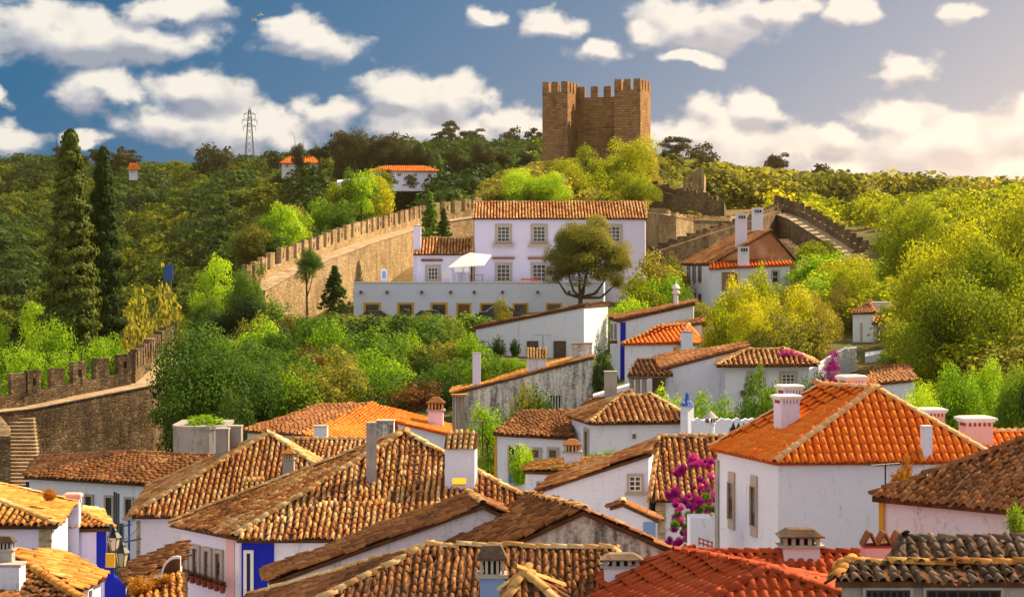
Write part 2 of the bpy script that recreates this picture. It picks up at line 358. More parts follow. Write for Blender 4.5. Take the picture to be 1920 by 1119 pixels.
def leafmat(name, cols, trans=0.50, patch=0.02):
    def fn(t, out):
        p = geo(t); r = rndv(t)
        oi = t.n('ShaderNodeObjectInfo').outputs['Random']
        at = t.n('ShaderNodeAttribute', attribute_name='rnd').outputs['Fac']
        f = t.m('ADD', t.m('ADD', t.m('MULTIPLY', at, 0.45), t.m('MULTIPLY', oi, 0.55)), t.m('MULTIPLY', t.m('SUBTRACT', t.noise(p, patch, 3, 0.6), 0.45), 1.2), clamp=True)
        c = t.ramp(f, [(0.05, cols[0]), (0.45, cols[1]), (0.75, cols[2]), (1.0, cols[3])])
        d = t.n('ShaderNodeBsdfPrincipled', i_Roughness=0.55); d.inputs['Specular IOR Level'].default_value = 0.06; t.link(c, d.inputs['Base Color'])
        tr = t.n('ShaderNodeBsdfTranslucent'); t.link(t.mix(1.0, c, (1.5, 1.35, 0.45), 'MULTIPLY'), tr.inputs[0])
        mx = t.n('ShaderNodeMixShader', i_0=trans); t.link(d.outputs[0], mx.inputs[1]); t.link(tr.outputs[0], mx.inputs[2]); t.link(mx.outputs[0], out.inputs[0])
    return material(name, fn)
leafmat('leaf_mid', [(0.0325, 0.0811, 0.018), (0.0722, 0.1533, 0.0253), (0.1352, 0.2525, 0.0325), (0.2344, 0.3426, 0.0397)])
leafmat('leaf_dark', [(0.0139, 0.0362, 0.0111), (0.0278, 0.0627, 0.0153), (0.0529, 0.1045, 0.0181), (0.0836, 0.1393, 0.025)], 0.3)
leafmat('leaf_bright', [(0.1003, 0.2187, 0.0182), (0.2005, 0.3645, 0.0219), (0.3098, 0.4921, 0.0328), (0.4374, 0.6014, 0.0456)], 0.5)
leafmat('leaf_olive', [(0.0902, 0.1102, 0.0281), (0.1705, 0.1905, 0.0441), (0.2807, 0.2807, 0.0601), (0.401, 0.3408, 0.0902)])
leafmat('leaf_gold', [(0.1126, 0.1726, 0.015), (0.21, 0.2776, 0.0196), (0.36, 0.3976, 0.024), (0.54, 0.51, 0.042)], 0.55)
leafmat('leaf_conifer', [(0.0171, 0.0399, 0.0086), (0.037, 0.0713, 0.0128), (0.0855, 0.1211, 0.0199), (0.1568, 0.1781, 0.0313)], 0.25)
leafmat('leaf_pine', [(0.0231, 0.0308, 0.0154), (0.041, 0.0487, 0.0205), (0.0641, 0.0706, 0.0282), (0.0898, 0.0923, 0.0333)], 0.2)
leafmat('leaf_red', [(0.0636, 0.0454, 0.0218), (0.1361, 0.0636, 0.0327), (0.1997, 0.0908, 0.0454), (0.1815, 0.1633, 0.0545)], 0.35)
leafmat('leaf_magenta', [(0.1, 0.008, 0.13), (0.26, 0.012, 0.3), (0.44, 0.02, 0.46), (0.58, 0.08, 0.52)], 0.45)
leafmat('leaf_orange', [(0.22, 0.11, 0.022), (0.374, 0.165, 0.022), (0.44, 0.22, 0.033), (0.495, 0.308, 0.066)], 0.35)
leafmat('leaf_hill', [(0.0214, 0.0449, 0.0107), (0.0449, 0.0856, 0.0129), (0.1017, 0.1497, 0.015), (0.2139, 0.2246, 0.0214)], 0.4, 0.016)

def soil(t, out):
    p = geo(t); a = t.noise(p, 0.03, 5, 0.6); b = t.noise(p, 0.9, 6, 0.7)
    c = t.ramp(a, [(0.3, (0.05, 0.075, 0.018)), (0.45, (0.085, 0.09, 0.022)), (0.6, (0.17, 0.12, 0.05)), (0.75, (0.26, 0.17, 0.08))])
    c = t.mix(t.m('MULTIPLY', t.smooth(b, 0.4, 0.7), 0.5), c, (0.05, 0.05, 0.02)); princ(t, out, c, 0.95, 0.1, b, 0.2)
material('soil', soil)
material('street', lambda t, out: princ(t, out, t.ramp(t.noise(geo(t), 2.0, 6, 0.7), [(0.3, (0.16, 0.13, 0.11)), (0.7, (0.32, 0.28, 0.24))]), 0.9, 0.15))
# ------------------------------------------------------------------ terrain
# (pixel column, distance, height relative to the eye) of places where the ground can be judged
GP = []
def gp(D, *pairs):
    for px, z in pairs: GP.append((px, D, z))
gp(15, (-400, -14), (960, -14), (2300, -13))
gp(40, (-600, -13.5), (960, -13), (2400, -12))
gp(60, (-600, -13.5), (0, -13.5), (960, -12.5), (1920, -11.5), (2600, -11))
gp(90, (-600, -14), (0, -13.5), (500, -12.5), (960, -11.3), (1400, -10), (1920, -9.0), (2600, -8))
gp(115, (-600, -14), (0, -13), (300, -11.2), (450, -10.5), (700, -9), (1000, -8.6), (1300, -7.4), (1700, -6), (2400, -4))
gp(140, (-600, -15), (0, -14), (280, -12.5), (420, -8.5), (700, -7), (1000, -6.8), (1300, -5.5), (1600, -4.5), (1800, -3), (2400, -1))
gp(168, (-600, -17), (0, -16), (300, -13), (470, -6.6), (560, -6.2), (700, -5.6), (960, -5.4), (1200, -4.6), (1450, -2.4), (1750, 1), (2400, 3))
gp(178, (680, -5.4), (900, -5.3), (1120, -5.0))
gp(190, (-600, -18), (0, -17), (300, -14), (470, -7.5), (600, -4.4), (800, -4.0), (960, -3.5), (1200, -3.0), (1300, -2.5), (1450, 0.0), (1800, 3.5), (2400, 5))
gp(215, (-600, -19), (0, -17), (300, -14), (560, -4.0), (740, 0.5), (900, 3.0), (1100, 3), (1250, -0.5), (1350, -0.5), (1450, 1.5), (1900, 5), (2400, 6))
gp(250, (-800, -20), (0, -17), (300, -13.5), (560, -3.5), (780, 3.5), (960, 10), (1150, 11), (1240, 6), (1350, 5), (1450, 4.5), (1600, 5.5), (1900, 6), (2600, 6))
gp(234, (1150, 6), (1250, 2), (1350, 2), (1450, 3))
gp(290, (-800, -20), (0, -16), (300, -14), (560, -7), (780, 0), (960, 9), (1150, 12), (1400, 8), (1900, 6), (2600, 6))
gp(340, (-800, -18), (0, -13), (300, -12.5), (600, -5), (800, 3), (1000, 8), (1300, 8), (1900, 8), (2600, 8))
gp(420, (-800, -8), (0, -4), (300, 0), (560, 17), (720, 17), (800, 17), (1000, 15), (1300, 15), (1600, 12), (1900, 10), (2600, 10))
gp(520, (-800, 12), (0, 15), (300, 14), (600, 20), (800, 24), (1000, 25), (1300, 22), (1600, 15), (1900, 12), (2600, 10))
gp(650, (-800, 28), (0, 31), (300, 30), (600, 32), (800, 36), (1000, 34), (1300, 28), (1600, 18), (1900, 14), (2600, 12))
gp(900, (-800, 20), (300, 22), (900, 24), (1500, 10), (2600, 5))
gp(1600, (-800, 0), (900, 0), (2600, 0))
GPa = np.array(GP, float)
def feat(px, D): return np.stack([np.asarray(px, float) / 330.0, np.log(np.asarray(D, float)) * 4.2], -1)
_Xc = feat(GPa[:, 0], GPa[:, 1]); _K = np.linalg.norm(_Xc[:, None] - _Xc[None], axis=-1)
_zm = GPa[:, 2].mean(); _W = np.linalg.solve(_K + 1e-6 * np.eye(len(_K)), GPa[:, 2] - _zm)
def ground(px, D):
    """ground height relative to the eye"""
    sh = np.shape(px); f = feat(np.ravel(px), np.ravel(D))
    out = np.empty(len(f))
    for i in range(0, len(f), 4000): out[i:i + 4000] = np.linalg.norm(f[i:i + 4000, None] - _Xc[None], axis=-1) @ _W + _zm
    return out.reshape(sh)
def gz(x, y): return CZ + float(ground(np.array([CX + F * x / y]), np.array([y]))[0])
def make_ground():
    Ds = np.exp(np.linspace(math.log(8), math.log(1600), 190)); us = np.linspace(-1400, 3300, 200)
    U, DD = np.meshgrid(us, Ds); Zg = ground(U, DD)
    X = (U - CX) / F * DD
    rr = np.random.default_rng(3)
    Zg = Zg + 0.004 * DD * np.sin(X * 0.21 + DD * 0.13) * np.sin(DD * 0.17 - X * 0.08)
    V = np.stack([X, DD, Zg + CZ], -1).reshape(-1, 3)
    n, m = U.shape; idx = np.arange(n * m).reshape(n, m)
    Fq = np.stack([idx[:-1, :-1], idx[:-1, 1:], idx[1:, 1:], idx[1:, :-1]], -1).reshape(-1, 4)
    o = bpy.data.objects.new('ground', mesh_np('ground', V, Fq, M['soil'], True)); link(o, None, 'structure')
make_ground()

# ------------------------------------------------------------------ roof tiles
def tile_template(w, h, L, seg, lip, taper=0.8, lift=0.02):
    vs = []; fs = []
    def arc(wd, hh, y, z0):
        b = len(vs)
        for i in range(seg + 1):
            t = math.pi * i / seg; vs.append((-wd * math.cos(t), y, z0 + hh * math.sin(t)))
        return b
    a = arc(w / 2, h, 0, lift); b = arc(w / 2 * taper, h * taper, L, 0.0)
    for i in range(seg): fs.append((a + i, a + i + 1, b + i + 1, b + i))
    if lip:
        c = arc(w / 2 * 0.74, h * 0.68, 0.004, lift - 0.002)
        for i in range(seg): fs.append((c + i, c + i + 1, a + i + 1, a + i))
    return np.array(vs, float), np.array(fs, int)
def chan_template(w, L):
    vs = [(-w / 2, 0, .045), (-w / 6, 0, .012), (w / 6, 0, .012), (w / 2, 0, .045), (-w / 2, L, .025), (-w / 6, L, -.012), (w / 6, L, -.012), (w / 2, L, .025)]
    return np.array(vs, float), np.array([(0, 1, 5, 4), (1, 2, 6, 5), (2, 3, 7, 6)])
_tile_cache = {}
def tile_mesh(key, tpl, mat):
    k = (key, mat.name)
    if k not in _tile_cache: _tile_cache[k] = mesh_np('roof_tile', tpl[0], tpl[1], mat, True)
    return _tile_cache[k]
def plane_of(poly):
    n = np.zeros(3)
    for i in range(len(poly)):
        a, b = poly[i], poly[(i + 1) % len(poly)]
        n += np.cross(a, b)
    n = nrm(n)
    if n[2] < 0: n = -n
    s = ZAX - n * n[2]
    s = nrm(s) if np.linalg.norm(s) > 1e-4 else np.array([0, 1.0, 0])
    return n, s, nrm(np.cross(s, n))
def face_tiles(poly, pitch, expo, jit, rg):
    """positions (origin, e, s, n) of cover tiles and channel tiles on one roof plane"""
    poly = [np.asarray(p, float) for p in poly]; n, s, e = plane_of(poly); p0 = poly[0]
    a = np.array([(p - p0) @ e for p in poly]); b = np.array([(p - p0) @ s for p in poly])
    cover = []; chan = []
    gq = np.array([(p - p0) @ n for p in poly]); tris = [(0, i, i + 1) for i in range(1, len(poly) - 1)]
    def lift_at(x, y):
        best = None
        for (i, j, k) in tris:
            den = (b[j] - b[k]) * (a[i] - a[k]) + (a[k] - a[j]) * (b[i] - b[k])
            if abs(den) < 1e-9: continue
            l0 = ((b[j] - b[k]) * (x - a[k]) + (a[k] - a[j]) * (y - b[k])) / den; l1 = ((b[k] - b[i]) * (x - a[k]) + (a[i] - a[k]) * (y - b[k])) / den
            m = min(l0, l1, 1 - l0 - l1)
            if best is None or m > best[0]: best = (m, l0 * gq[i] + l1 * gq[j] + (1 - l0 - l1) * gq[k])
        return best[1] if best else 0.0
    twisted = np.abs(gq).max() > 0.02
    ph = rg.uniform(0, 6, 4)
    def span(ac):
        hits = []
        for i in range(len(poly)):
            j = (i + 1) % len(poly)
            if (a[i] - ac) * (a[j] - ac) < 0:
                t = (ac - a[i]) / (a[j] - a[i]); hits.append(b[i] + t * (b[j] - b[i]))
        return (min(hits), max(hits)) if len(hits) >= 2 else None
    nc = int((a.max() - a.min()) / pitch)
    st = a.min() + ((a.max() - a.min()) - nc * pitch) / 2 + pitch / 2
    for ci in range(nc):
        for off, dst in ((0.0, cover), (pitch / 2, chan)):
            ac = st + ci * pitch + off; sp = span(ac)
            if sp is None: continue
            aj = ac + rg.normal(0, 0.010) * jit; bb = sp[0] - 0.10 + rg.normal(0, 0.03) * jit
            while bb < sp[1] - expo * 0.35:
                sag = jit * (0.028 * math.sin(ac * 1.1 + ph[0]) * math.sin(bb * 0.9 + ph[1]) + 0.014 * math.sin(ac * 2.9 + ph[2] + bb * 1.7))
                th = rg.normal(0, 0.035) * jit
                e2 = e * math.cos(th) + s * math.sin(th); s2 = s * math.cos(th) - e * math.sin(th)
                tl = rg.normal(0, 0.02) * jit; s3 = nrm(s2 + n * tl); n3 = nrm(np.cross(e2, s3))
                dst.append((p0 + e * (aj + rg.normal(0, 0.006) * jit) + s * bb + n * (0.028 + sag + (max(lift_at(ac, bb), lift_at(ac, bb + expo)) if twisted else 0.0)), e2, s3, n3))
                bb += expo * (1 + rg.normal(0, 0.02) * jit)
    return cover, chan
def edge_tiles(a, b, n, step, rg, jit, lift=0.05):
    a = np.asarray(a, float); b = np.asarray(b, float)
    if a[2] > b[2]: a, b = b, a
    d = b - a; L = np.linalg.norm(d); d = d / L; out = []
    e = nrm(np.cross(d, n)); n2 = np.cross(e, d); t = -0.05
    while t < L - 0.1:
        th = rg.normal(0, 0.03) * jit
        out.append((a + d * t + n2 * (lift + rg.normal(0, 0.008) * jit), nrm(e * math.cos(th) + d * math.sin(th)), nrm(d * math.cos(th) - e * math.sin(th)), n2)); t += step
    return out
def merge(tpl, places, org, rg):
    v, f = tpl
    if not places: return None
    O = np.array([p[0] for p in places]); E = np.array([p[1] for p in places]); S = np.array([p[2] for p in places]); N = np.array([p[3] for p in places])
    V = O[:, None] + v[None, :, 0:1] * E[:, None] + v[None, :, 1:2] * S[:, None] + v[None, :, 2:3] * N[:, None]
    Fc = f[None] + (np.arange(len(places)) * len(v))[:, None, None]
    r = np.repeat(rg.random(len(places)), len(v))
    return V.reshape(-1, 3) - org, Fc.reshape(-1, f.shape[1]), r
NTILE = [0]
def lay(parent, org, tpl, key, places, mat, name, rg, pitch, most=300):
    """the largest-showing tiles as objects, the rest joined"""
    near = []; rest = []
    cand = []
    for i, (o, e, s, n) in enumerate(places):
        q = toP(o); D = o[1]
        if pitch * F / D >= 9.5 and -10 < q[0] < 1930 and q[1] < 1125 and (CAM - o) @ n > -0.3: cand.append((D, i))
    cand.sort(); pick = {i for _, i in cand[:most]}
    me = tile_mesh(key, tpl, mat) if pick else None
    for i, pl in enumerate(places):
        if i not in pick: rest.append(pl); continue
        o, e, s, n = pl
        ob = bpy.data.objects.new(name, me); C.objects.link(ob); ob.parent = parent
        q = o - org
        ob.matrix_basis = Matrix(((e[0], s[0], n[0], q[0]), (e[1], s[1], n[1], q[1]), (e[2], s[2], n[2], q[2]), (0, 0, 0, 1))); NTILE[0] += 1
    if rest:
        V, Fc, r = merge(tpl, rest, org, rg)
        ob = bpy.data.objects.new(name, mesh_np(name, V, Fc, mat, True, r)); link(ob, parent, 'stuff')

# ------------------------------------------------------------------ houses
def inset_poly(pts, d):
    """offset a polygon inwards in plan, keeping each corner's height"""
    xy = np.array([p[:2] for p in pts]); n = len(xy)
    area = 0.5 * sum(xy[i][0] * xy[(i + 1) % n][1] - xy[(i + 1) % n][0] * xy[i][1] for i in range(n)); sg = 1 if area > 0 else -1
    out = []
    for i in range(n):
        a, b, c = xy[i - 1], xy[i], xy[(i + 1) % n]
        n1 = sg * np.array([-(b - a)[1], (b - a)[0]]) / (np.linalg.norm(b - a) + 1e-9); n2 = sg * np.array([-(c - b)[1], (c - b)[0]]) / (np.linalg.norm(c - b) + 1e-9)
        k = 1 + n1 @ n2
        out.append(np.array([*(b + (n1 + n2) * d / max(k, 0.3)), pts[i][2]]))
    return out
class House:
    seed = 100
    def __init__(s, name, label, at, cat='house', group=None):
        s.org = np.array([at[0], at[1], gz(at[0], at[1])]); s.root = rootm(name, s.org, label, cat, group); s.vols = []
        House.seed += 1; s.rg = np.random.default_rng(House.seed)
    def vol(s, per, inn=(), faces=None, roof='tile_old', wall='white', zb=None, oh=0.22, pitch=0.195, expo=0.30, jit=1.0, ridge='mortar_tile', deck='deck', thick=0.10, tiles=True, ridges=True, wname='wall', rname='roof', lod=None, ridge_scale=1.0, body_wall=True):
        per = [np.asarray(p, float) for p in per]; inn = [np.asarray(p, float) for p in inn]
        n = len(per); pts = per + inn
        faces = [list(range(n))] if faces is None else faces
        ins = inset_poly(per, oh); body = [np.array([q[0], q[1], q[2] - 0.09]) for q in ins] + [p - np.array([0, 0, 0.12]) for p in inn]
        zb = (min(p[2] for p in pts) - 9) if zb is None else CZ + zb
        mb = MB()
        for f in faces: mb.drop([body[i] for i in f], zb if body_wall else min(q[2] for q in body) - 0.03)
        wobj = mb.build(wname, M[wall], s.root)
        dk = MB()
        for f in faces:
            for i in range(1, len(f) - 1): dk.prism([pts[f[0]], pts[f[i]], pts[f[i + 1]]], (0, 0, -thick))
        robj = dk.build(rname, M[deck], s.root)
        s.vols.append((ins, wobj, robj, pts, wall))
        if not tiles: return s
        dmin = min(p[1] for p in pts); fine = dmin < 92 if lod is None else lod
        w = pitch * (0.68 if jit > 0.75 else 0.78); h = w * (0.56 if jit > 0.75 else 0.44); L = expo * 1.22
        tpl = tile_template(w, h, L, 5 if fine else 3, fine); key = (round(pitch, 3), round(expo, 3), fine)
        ctp = chan_template(pitch * 0.62, L); cov = []; chn = []; rid = []
        shared = {}
        for f in faces:
            poly = [pts[i] for i in f]; nn = plane_of(poly)[0]
            for i in range(len(f)): shared.setdefault(frozenset((f[i], f[(i + 1) % len(f)])), []).append(nn)
            c = sum(poly) / len(poly)
            if max((CAM + np.array([dx, 0, 3.0]) - c) @ nn for dx in (-8, 8)) < 0: continue
            a, b = face_tiles(poly, pitch, expo, jit, s.rg); cov += a; chn += b
        if ridges:
            for k, ns in shared.items():
                if len(ns) == 2:
                    i, j = tuple(k); rid += edge_tiles(pts[i], pts[j], nrm(ns[0] + ns[1]), 0.36, s.rg, jit)
        lay(robj, s.org, tpl, key, cov, M[roof], 'roof_tile', s.rg, pitch)
        if fine and chn:
            V, Fc, r = merge(ctp, chn, s.org, s.rg); link(bpy.data.objects.new('channel_tile', mesh_np('channel_tile', V, Fc, M[deck], True, r)), robj, 'stuff')  # channels take the dark deck colour, painting in shadow between tile columns
        if rid:
            rt = tile_template(0.24 * ridge_scale, 0.10 * ridge_scale, 0.44, 5, True, 0.86)
            lay(robj, s.org, rt, ('ridge', ridge_scale), rid, M[ridge], 'ridge_tile', s.rg, 0.24)
        return s
    def plane(s, edge, vol=0):
        ins = s.vols[vol][0]; a, b = ins[edge], ins[(edge + 1) % len(ins)]
        a = np.array([a[0], a[1], 0.0]); b = np.array([b[0], b[1], 0.0]); u = nrm(b - a); n = np.array([u[1], -u[0], 0])
        if n @ (CAM * [1, 1, 0] - a) < 0: n = -n
        if np.cross(ZAX, n) @ u < 0: u = -u
        return a, u, n
    def hit(s, px, py, edge, vol=0):
        a, u, n = s.plane(edge, vol); d = P(px, py, 1.0) - CAM
        t = (n @ (a - CAM * [1, 1, 0])) / (n @ d); return CAM + d * t
    def rect(s, edge, x0, y0, x1, y1, vol=0):
        p = s.hit((x0 + x1) / 2, (y0 + y1) / 2, edge, vol); a, u, n = s.plane(edge, vol); D = p[1]
        q0 = s.hit(x0, (y0 + y1) / 2, edge, vol); q1 = s.hit(x1, (y0 + y1) / 2, edge, vol)
        return p, u, n, np.linalg.norm((q1 - q0)[:2]) / 2, (y1 - y0) * D / F / 2
    def win(s, edge, x0, y0, x1, y1, vol=0, frame='frame_stone', fw=0.14, bars=(1, 2), barm='frame_white', sill=True, pane='glass', door=False, proud=0.085, label=None):
        p, u, n, hw, hh = s.rect(edge, x0, y0, x1, y1, vol)
        nm = 'door' if door else 'window'
        o = MB().box(p, hw, 0.03, hh, u, n).build(nm, M[pane], s.root)
        if label: o['label'] = label
        fb = MB()
        if fw:
            for sg in (-1, 1): fb.box(p + u * sg * (hw + fw / 2), fw / 2, proud, hh + fw, u, n)
            fb.box(p + ZAX * (hh + fw / 2), hw, proud * 1.04, fw / 2, u, n); fb.box(p - ZAX * (hh + fw / 2), hw, proud * 1.04, fw / 2, u, n)
            fb.build('frame', M[frame], o)
        nx, ny = bars; bb = MB()
        if nx or ny:
            t = 0.022; D = p[1]; t = max(t, 0.30 * D / F)
            for i in range(nx): bb.box(p + u * hw * (2 * (i + 1) / (nx + 1) - 1), t, 0.045, hh, u, n)
            for i in range(ny): bb.box(p + ZAX * hh * (2 * (i + 1) / (ny + 1) - 1), hw, 0.040, t, u, n)
            for sg in (-1, 1): bb.box(p + u * sg * (hw - t), t, 0.043, hh, u, n); bb.box(p + ZAX * sg * (hh - t), hw - 2 * t, 0.0415, t, u, n)
            bb.build('glazing_bar', M[barm], o)
        if sill and not door: MB().box(p - ZAX * (hh + (fw or 0.05) + 0.03) + n * 0.03, hw + fw + 0.06, 0.09, 0.04, u, n).build('sill', M[frame if fw else 'frame_stone'], o)
        return o
    def band(s, edge, x0, x1, y0, y1, mat, vol=0, name='painted_band', t=0.025):
        p, u, n, hw, hh = s.rect(edge, x0, y0, x1, y1, vol)
        return MB().box(p, hw, t, hh, u, n).build(name, M[mat], s.root)
    def chimney(s, x0, y0, x1, y1, D, style='plain', mat='white', depth=1.0, rot=0.0, sink=0.6, top=None):
        w = (x1 - x0) * D / F; hgt = (y1 - y0) * D / F; c = P((x0 + x1) / 2, y0, D); d = w * depth
        c = c + np.array([0, d / 2, 0]); zt = c[2]
        R = lambda a: np.array([math.cos(rot + a), math.sin(rot + a), 0]); ux, uy = R(0), R(math.pi / 2)
        hx = w / 2 / (abs(math.cos(rot)) + depth * abs(math.sin(rot))); hy = hx * depth
        def b(mb, z0, z1, fx=1.0, fy=None, tap=1.0):
            fy = fx if fy is None else fy
            return mb.box([c[0], c[1], (z0 + z1) / 2], hx * fx, hy * fy, (z1 - z0) / 2, ux, uy, taper=tap)
        zb = zt - hgt - sink
        if style == 'plain':
            o = b(MB(), zb, zt - 0.05).build('chimney', M[mat], s.root); b(MB(), zt - 0.05, zt, 1.08).build('chimney_cap', M[top or mat], o)
        elif style == 'slab':            # rendered stack, red vent band, pale stepped slab
            k = min(0.32 * hgt, 0.5)
            o = b(MB(), zb, zt - k, 0.78).build('chimney', M[mat], s.root)
            b(MB(), zt - k, zt - 0.60 * k, 0.74).build('vent_band', M['vent_red'], o)
            for i in range(6):
                for sg in (-1, 1): MB().box(np.array([c[0], c[1], zt - 0.8 * k]) + ux * hx * 0.7 * (i / 2.5 - 1) + uy * sg * hy * 0.70, 0.035, 0.05, 0.2 * k, ux, uy).build('vent_brick', M[mat], o)
            cp = MB(); b(cp, zt - 0.60 * k, zt - 0.38 * k, 0.88); b(cp, zt - 0.38 * k, zt - 0.12 * k, 1.0); b(cp, zt - 0.12 * k, zt, 0.96, tap=0.8); cp.build('chimney_cap', M[top or 'frame_white'], o)
        elif style == 'tiled':           # wide stack under its own little tiled roof
            k = min(0.36 * hgt, 0.6)
            o = b(MB(), zb, zt - k, 0.94).build('chimney', M[mat], s.root)
            f0 = np.array([c[0], c[1], 0]); q0 = f0 - ux * hx
            MB().prism([q0 - uy * hy * 1.04 + ZAX * (zt - k - 0.02), q0 + uy * hy * 1.04 + ZAX * (zt - k - 0.02), q0 + uy * hy * 1.0 + ZAX * (zt - 0.06), q0 + uy * hy * 0.6 + ZAX * (zt - 0.04)], ux * hx * 2).build('chimney_cap', M['deck'], o)
            f0 = np.array([c[0], c[1], 0]) ; pl = []
            nrow = max(1, int(round(k / 0.30)))
            po = [f0 - ux * hx * 1.04 - uy * hy * 1.06 + ZAX * (zt - k), f0 + ux * hx * 1.04 - uy * hy * 1.06 + ZAX * (zt - k), f0 + ux * hx * 1.0 - uy * hy * -0.6 + ZAX * (zt + 0.01), f0 - ux * hx * 1.0 - uy * hy * -0.6 + ZAX * (zt + 0.01)]
            cv, ch = face_tiles(po, 0.17, 0.2, 0.8, s.rg); V, Fc, r = merge(tile_template(0.13, 0.07, 0.22, 5, True), cv, s.org, s.rg)
            link(bpy.data.objects.new('cap_tile', mesh_np('cap_tile', V, Fc, M['mortar_tile'], True, r)), o, 'stuff')
        elif style in ('vent', 'ventdark'):          # stack with pierced lantern head and small roof
            k = 0.42 * hgt if style == 'vent' else 0.5 * hgt
            o = b(MB(), zb, zt - k, 0.80).build('chimney', M[mat], s.root); b(MB(), zt - k, zt - 0.88 * k, 1.0).build('ledge', M['concrete'], o)
            b(MB(), zt - 0.88 * k, zt - 0.45 * k, 0.55).build('flue', M['soot'], o)
            for sx in np.linspace(-1, 1, 5):
                for sg in (-1, 1): MB().box(np.array([c[0], c[1], zt - 0.66 * k]) + ux * hx * 0.72 * sx + uy * sg * hy * 0.70, hx * 0.09, hy * 0.09, 0.22 * k, ux, uy).build('pillar', M['mortar_tile' if style == 'vent' else 'concrete'], o)
            cp = MB(); b(cp, zt - 0.45 * k, zt - 0.36 * k, 1.0); b(cp, zt - 0.36 * k, zt, 0.95, tap=0.35 if style == 'vent' else 0.6); cp.build('chimney_cap', M['tile_dark' if style == 'ventdark' else 'tile_brown'], o)
        elif style == 'vtiles':          # pink stack crowned by pairs of leaning tiles
            k = 0.45 * hgt; o = b(MB(), zb, zt - k, 0.95).build('chimney', M[mat], s.root); b(MB(), zt - k, zt - 0.88 * k, 1.0).build('ledge', M['vent_red'], o)
            for i in range(3):
                q = np.array([c[0], c[1], zt - 0.42 * k]) + ux * hx * 0.66 * (i - 1)
                for sg in (-1, 1): MB().box(q + ux * sg * hx * 0.17, 0.02, hy * 0.9, 0.5 * k, nrm(ux * 1.0 + ZAX * sg * 0.55), uy, nrm(ZAX - ux * sg * 0.55)).build('leaning_tile', M['tile_brown'], o)
        elif style == 'round':
            o = MB().lathe([c[0], c[1], zb], [(hx * 0.55, 0), (hx * 0.55, zt - zb - 0.55 * hgt)]).build('chimney', M[mat], s.root, smooth=False)
            hd = MB().lathe([c[0], c[1], zt - 0.55 * hgt], [(hx * 0.6, 0), (hx * 0.95, 0.04), (hx * 0.95, 0.10 * hgt), (hx * 0.7, 0.12 * hgt), (hx * 0.7, 0.24 * hgt), (hx * 1.1, 0.25 * hgt), (hx * 0.55, 0.38 * hgt), (hx * 0.2, 0.44 * hgt), (hx * 0.14, 0.55 * hgt)])
            hd.build('chimney_cap', M[top or 'tile_brown'], o)
        return o

def eaves(px, py, D, *more):
    a = P(px, py, D); z = a[2] - CZ
    return [a] + [Zp(x, y, z) for x, y in more], z

exec_order = None
# ---- orange house on the right
E, z = eaves(1455, 866, 55, (1872, 863)); e1 = XZ(1335, 59.3, z); e3 = XZ(1735, 60.0, z)
h = House('hip_roofed_house', 'white house under a bright orange hipped roof with tall slit windows', E[0] + [3, 2, 0])
h.vol([E[0], E[1], e3, e1], [P(1640, 730, 57.6), P(1541, 725, 59.0)], [[0, 1, 4], [1, 2, 5, 4], [2, 3, 5], [3, 0, 4, 5]], 'tile_orange', 'white', pitch=0.232, expo=0.36, jit=0.5, ridge='mortar_pale', deck='deck_orange', oh=0.12)
for x0, x1, y0, y1 in ((1368, 1378, 905, 972), (1410, 1420, 912, 985)):
    h.win(3, x0, y0, x1, y1, frame='frame_stone', fw=0.03, bars=(0, 0), sill=False)
    p, u, n, hw, hh = h.rect(3, x0, y0, x1, y1)
    MB().box(p + ZAX * (hh + 0.17), hw + 0.03, 0.055, 0.15, u, n).build('lintel', M['frame_stone'], h.root); MB().box(p - ZAX * (hh + 0.17), hw + 0.03, 0.055, 0.15, u, n).build('sill', M['frame_stone'], h.root)
h.band(3, 1343, 1349, 862, 1060, 'grey_render', name='drain_pipe', t=0.05)
h.chimney(1449, 741, 1508, 792, 57.6, 'slab', 'white_pink', 0.9, 0.3); h.chimney(1456, 722, 1512, 775, 59.0, 'slab', 'white_pink', 0.9, 0.3)
h.chimney(1572, 704, 1631, 760, 58.6, 'slab', 'white_pink', 0.9, 0.3); h.chimney(1729, 798, 1749, 856, 55.35, 'plain', 'white', 1.0, 0.2, top='frame_white', sink=0.3)
h = House('annex_house', 'low orange tiled annex with two broad pink chimneys behind the orange hipped roof', P(1900, 900, 62))
A = [P(1790, 872, 60.5), P(2040, 872, 60.5)]; zA = A[0][2] - CZ
h.vol([A[0], A[1], XZ(2040, 65, zA), XZ(1790, 65, zA)], [P(1806, 812, 62.6), P(2040, 812, 62.6)], [[0, 1, 5, 4], [1, 2, 5], [2, 3, 4, 5], [3, 0, 4]], 'tile_orange', 'white', pitch=0.232, expo=0.36, jit=0.3, ridge='mortar_pale', deck='deck_orange')
h.chimney(1800, 782, 1873, 838, 61.5, 'slab', 'pink_paint', 0.8, 0.12); h.chimney(1724, 766, 1780, 815, 63.5, 'slab', 'pink_paint', 0.8, 0.12, sink=3)

# ---- old roof on the right edge
e0 = P(1635, 930, 48); al = nrm([0.724, -0.69, 0]); bk = nrm([0.69, 0.724, 0])
h = House('old_roofed_house', 'stained white house with sagging brown tiles and an ochre corner post', e0 + al * 3 + bk * 2)
h.vol([e0, e0 + al * 9, e0 + al * 9 + bk * 7, e0 + bk * 7], [e0 + al * 3.5 + bk * 3.5 + ZAX * 1.75, e0 + al * 9 + bk * 3.5 + ZAX * 1.75], [[0, 1, 5, 4], [1, 2, 5], [2, 3, 4, 5], [3, 0, 4]], 'tile_brown', 'white_old', jit=1.6, pitch=0.22, ridge='tile_brown', thick=0.14)
h.band(0, 1650, 1659, 935, 1030, 'ochre_paint', name='corner_post', t=0.06)

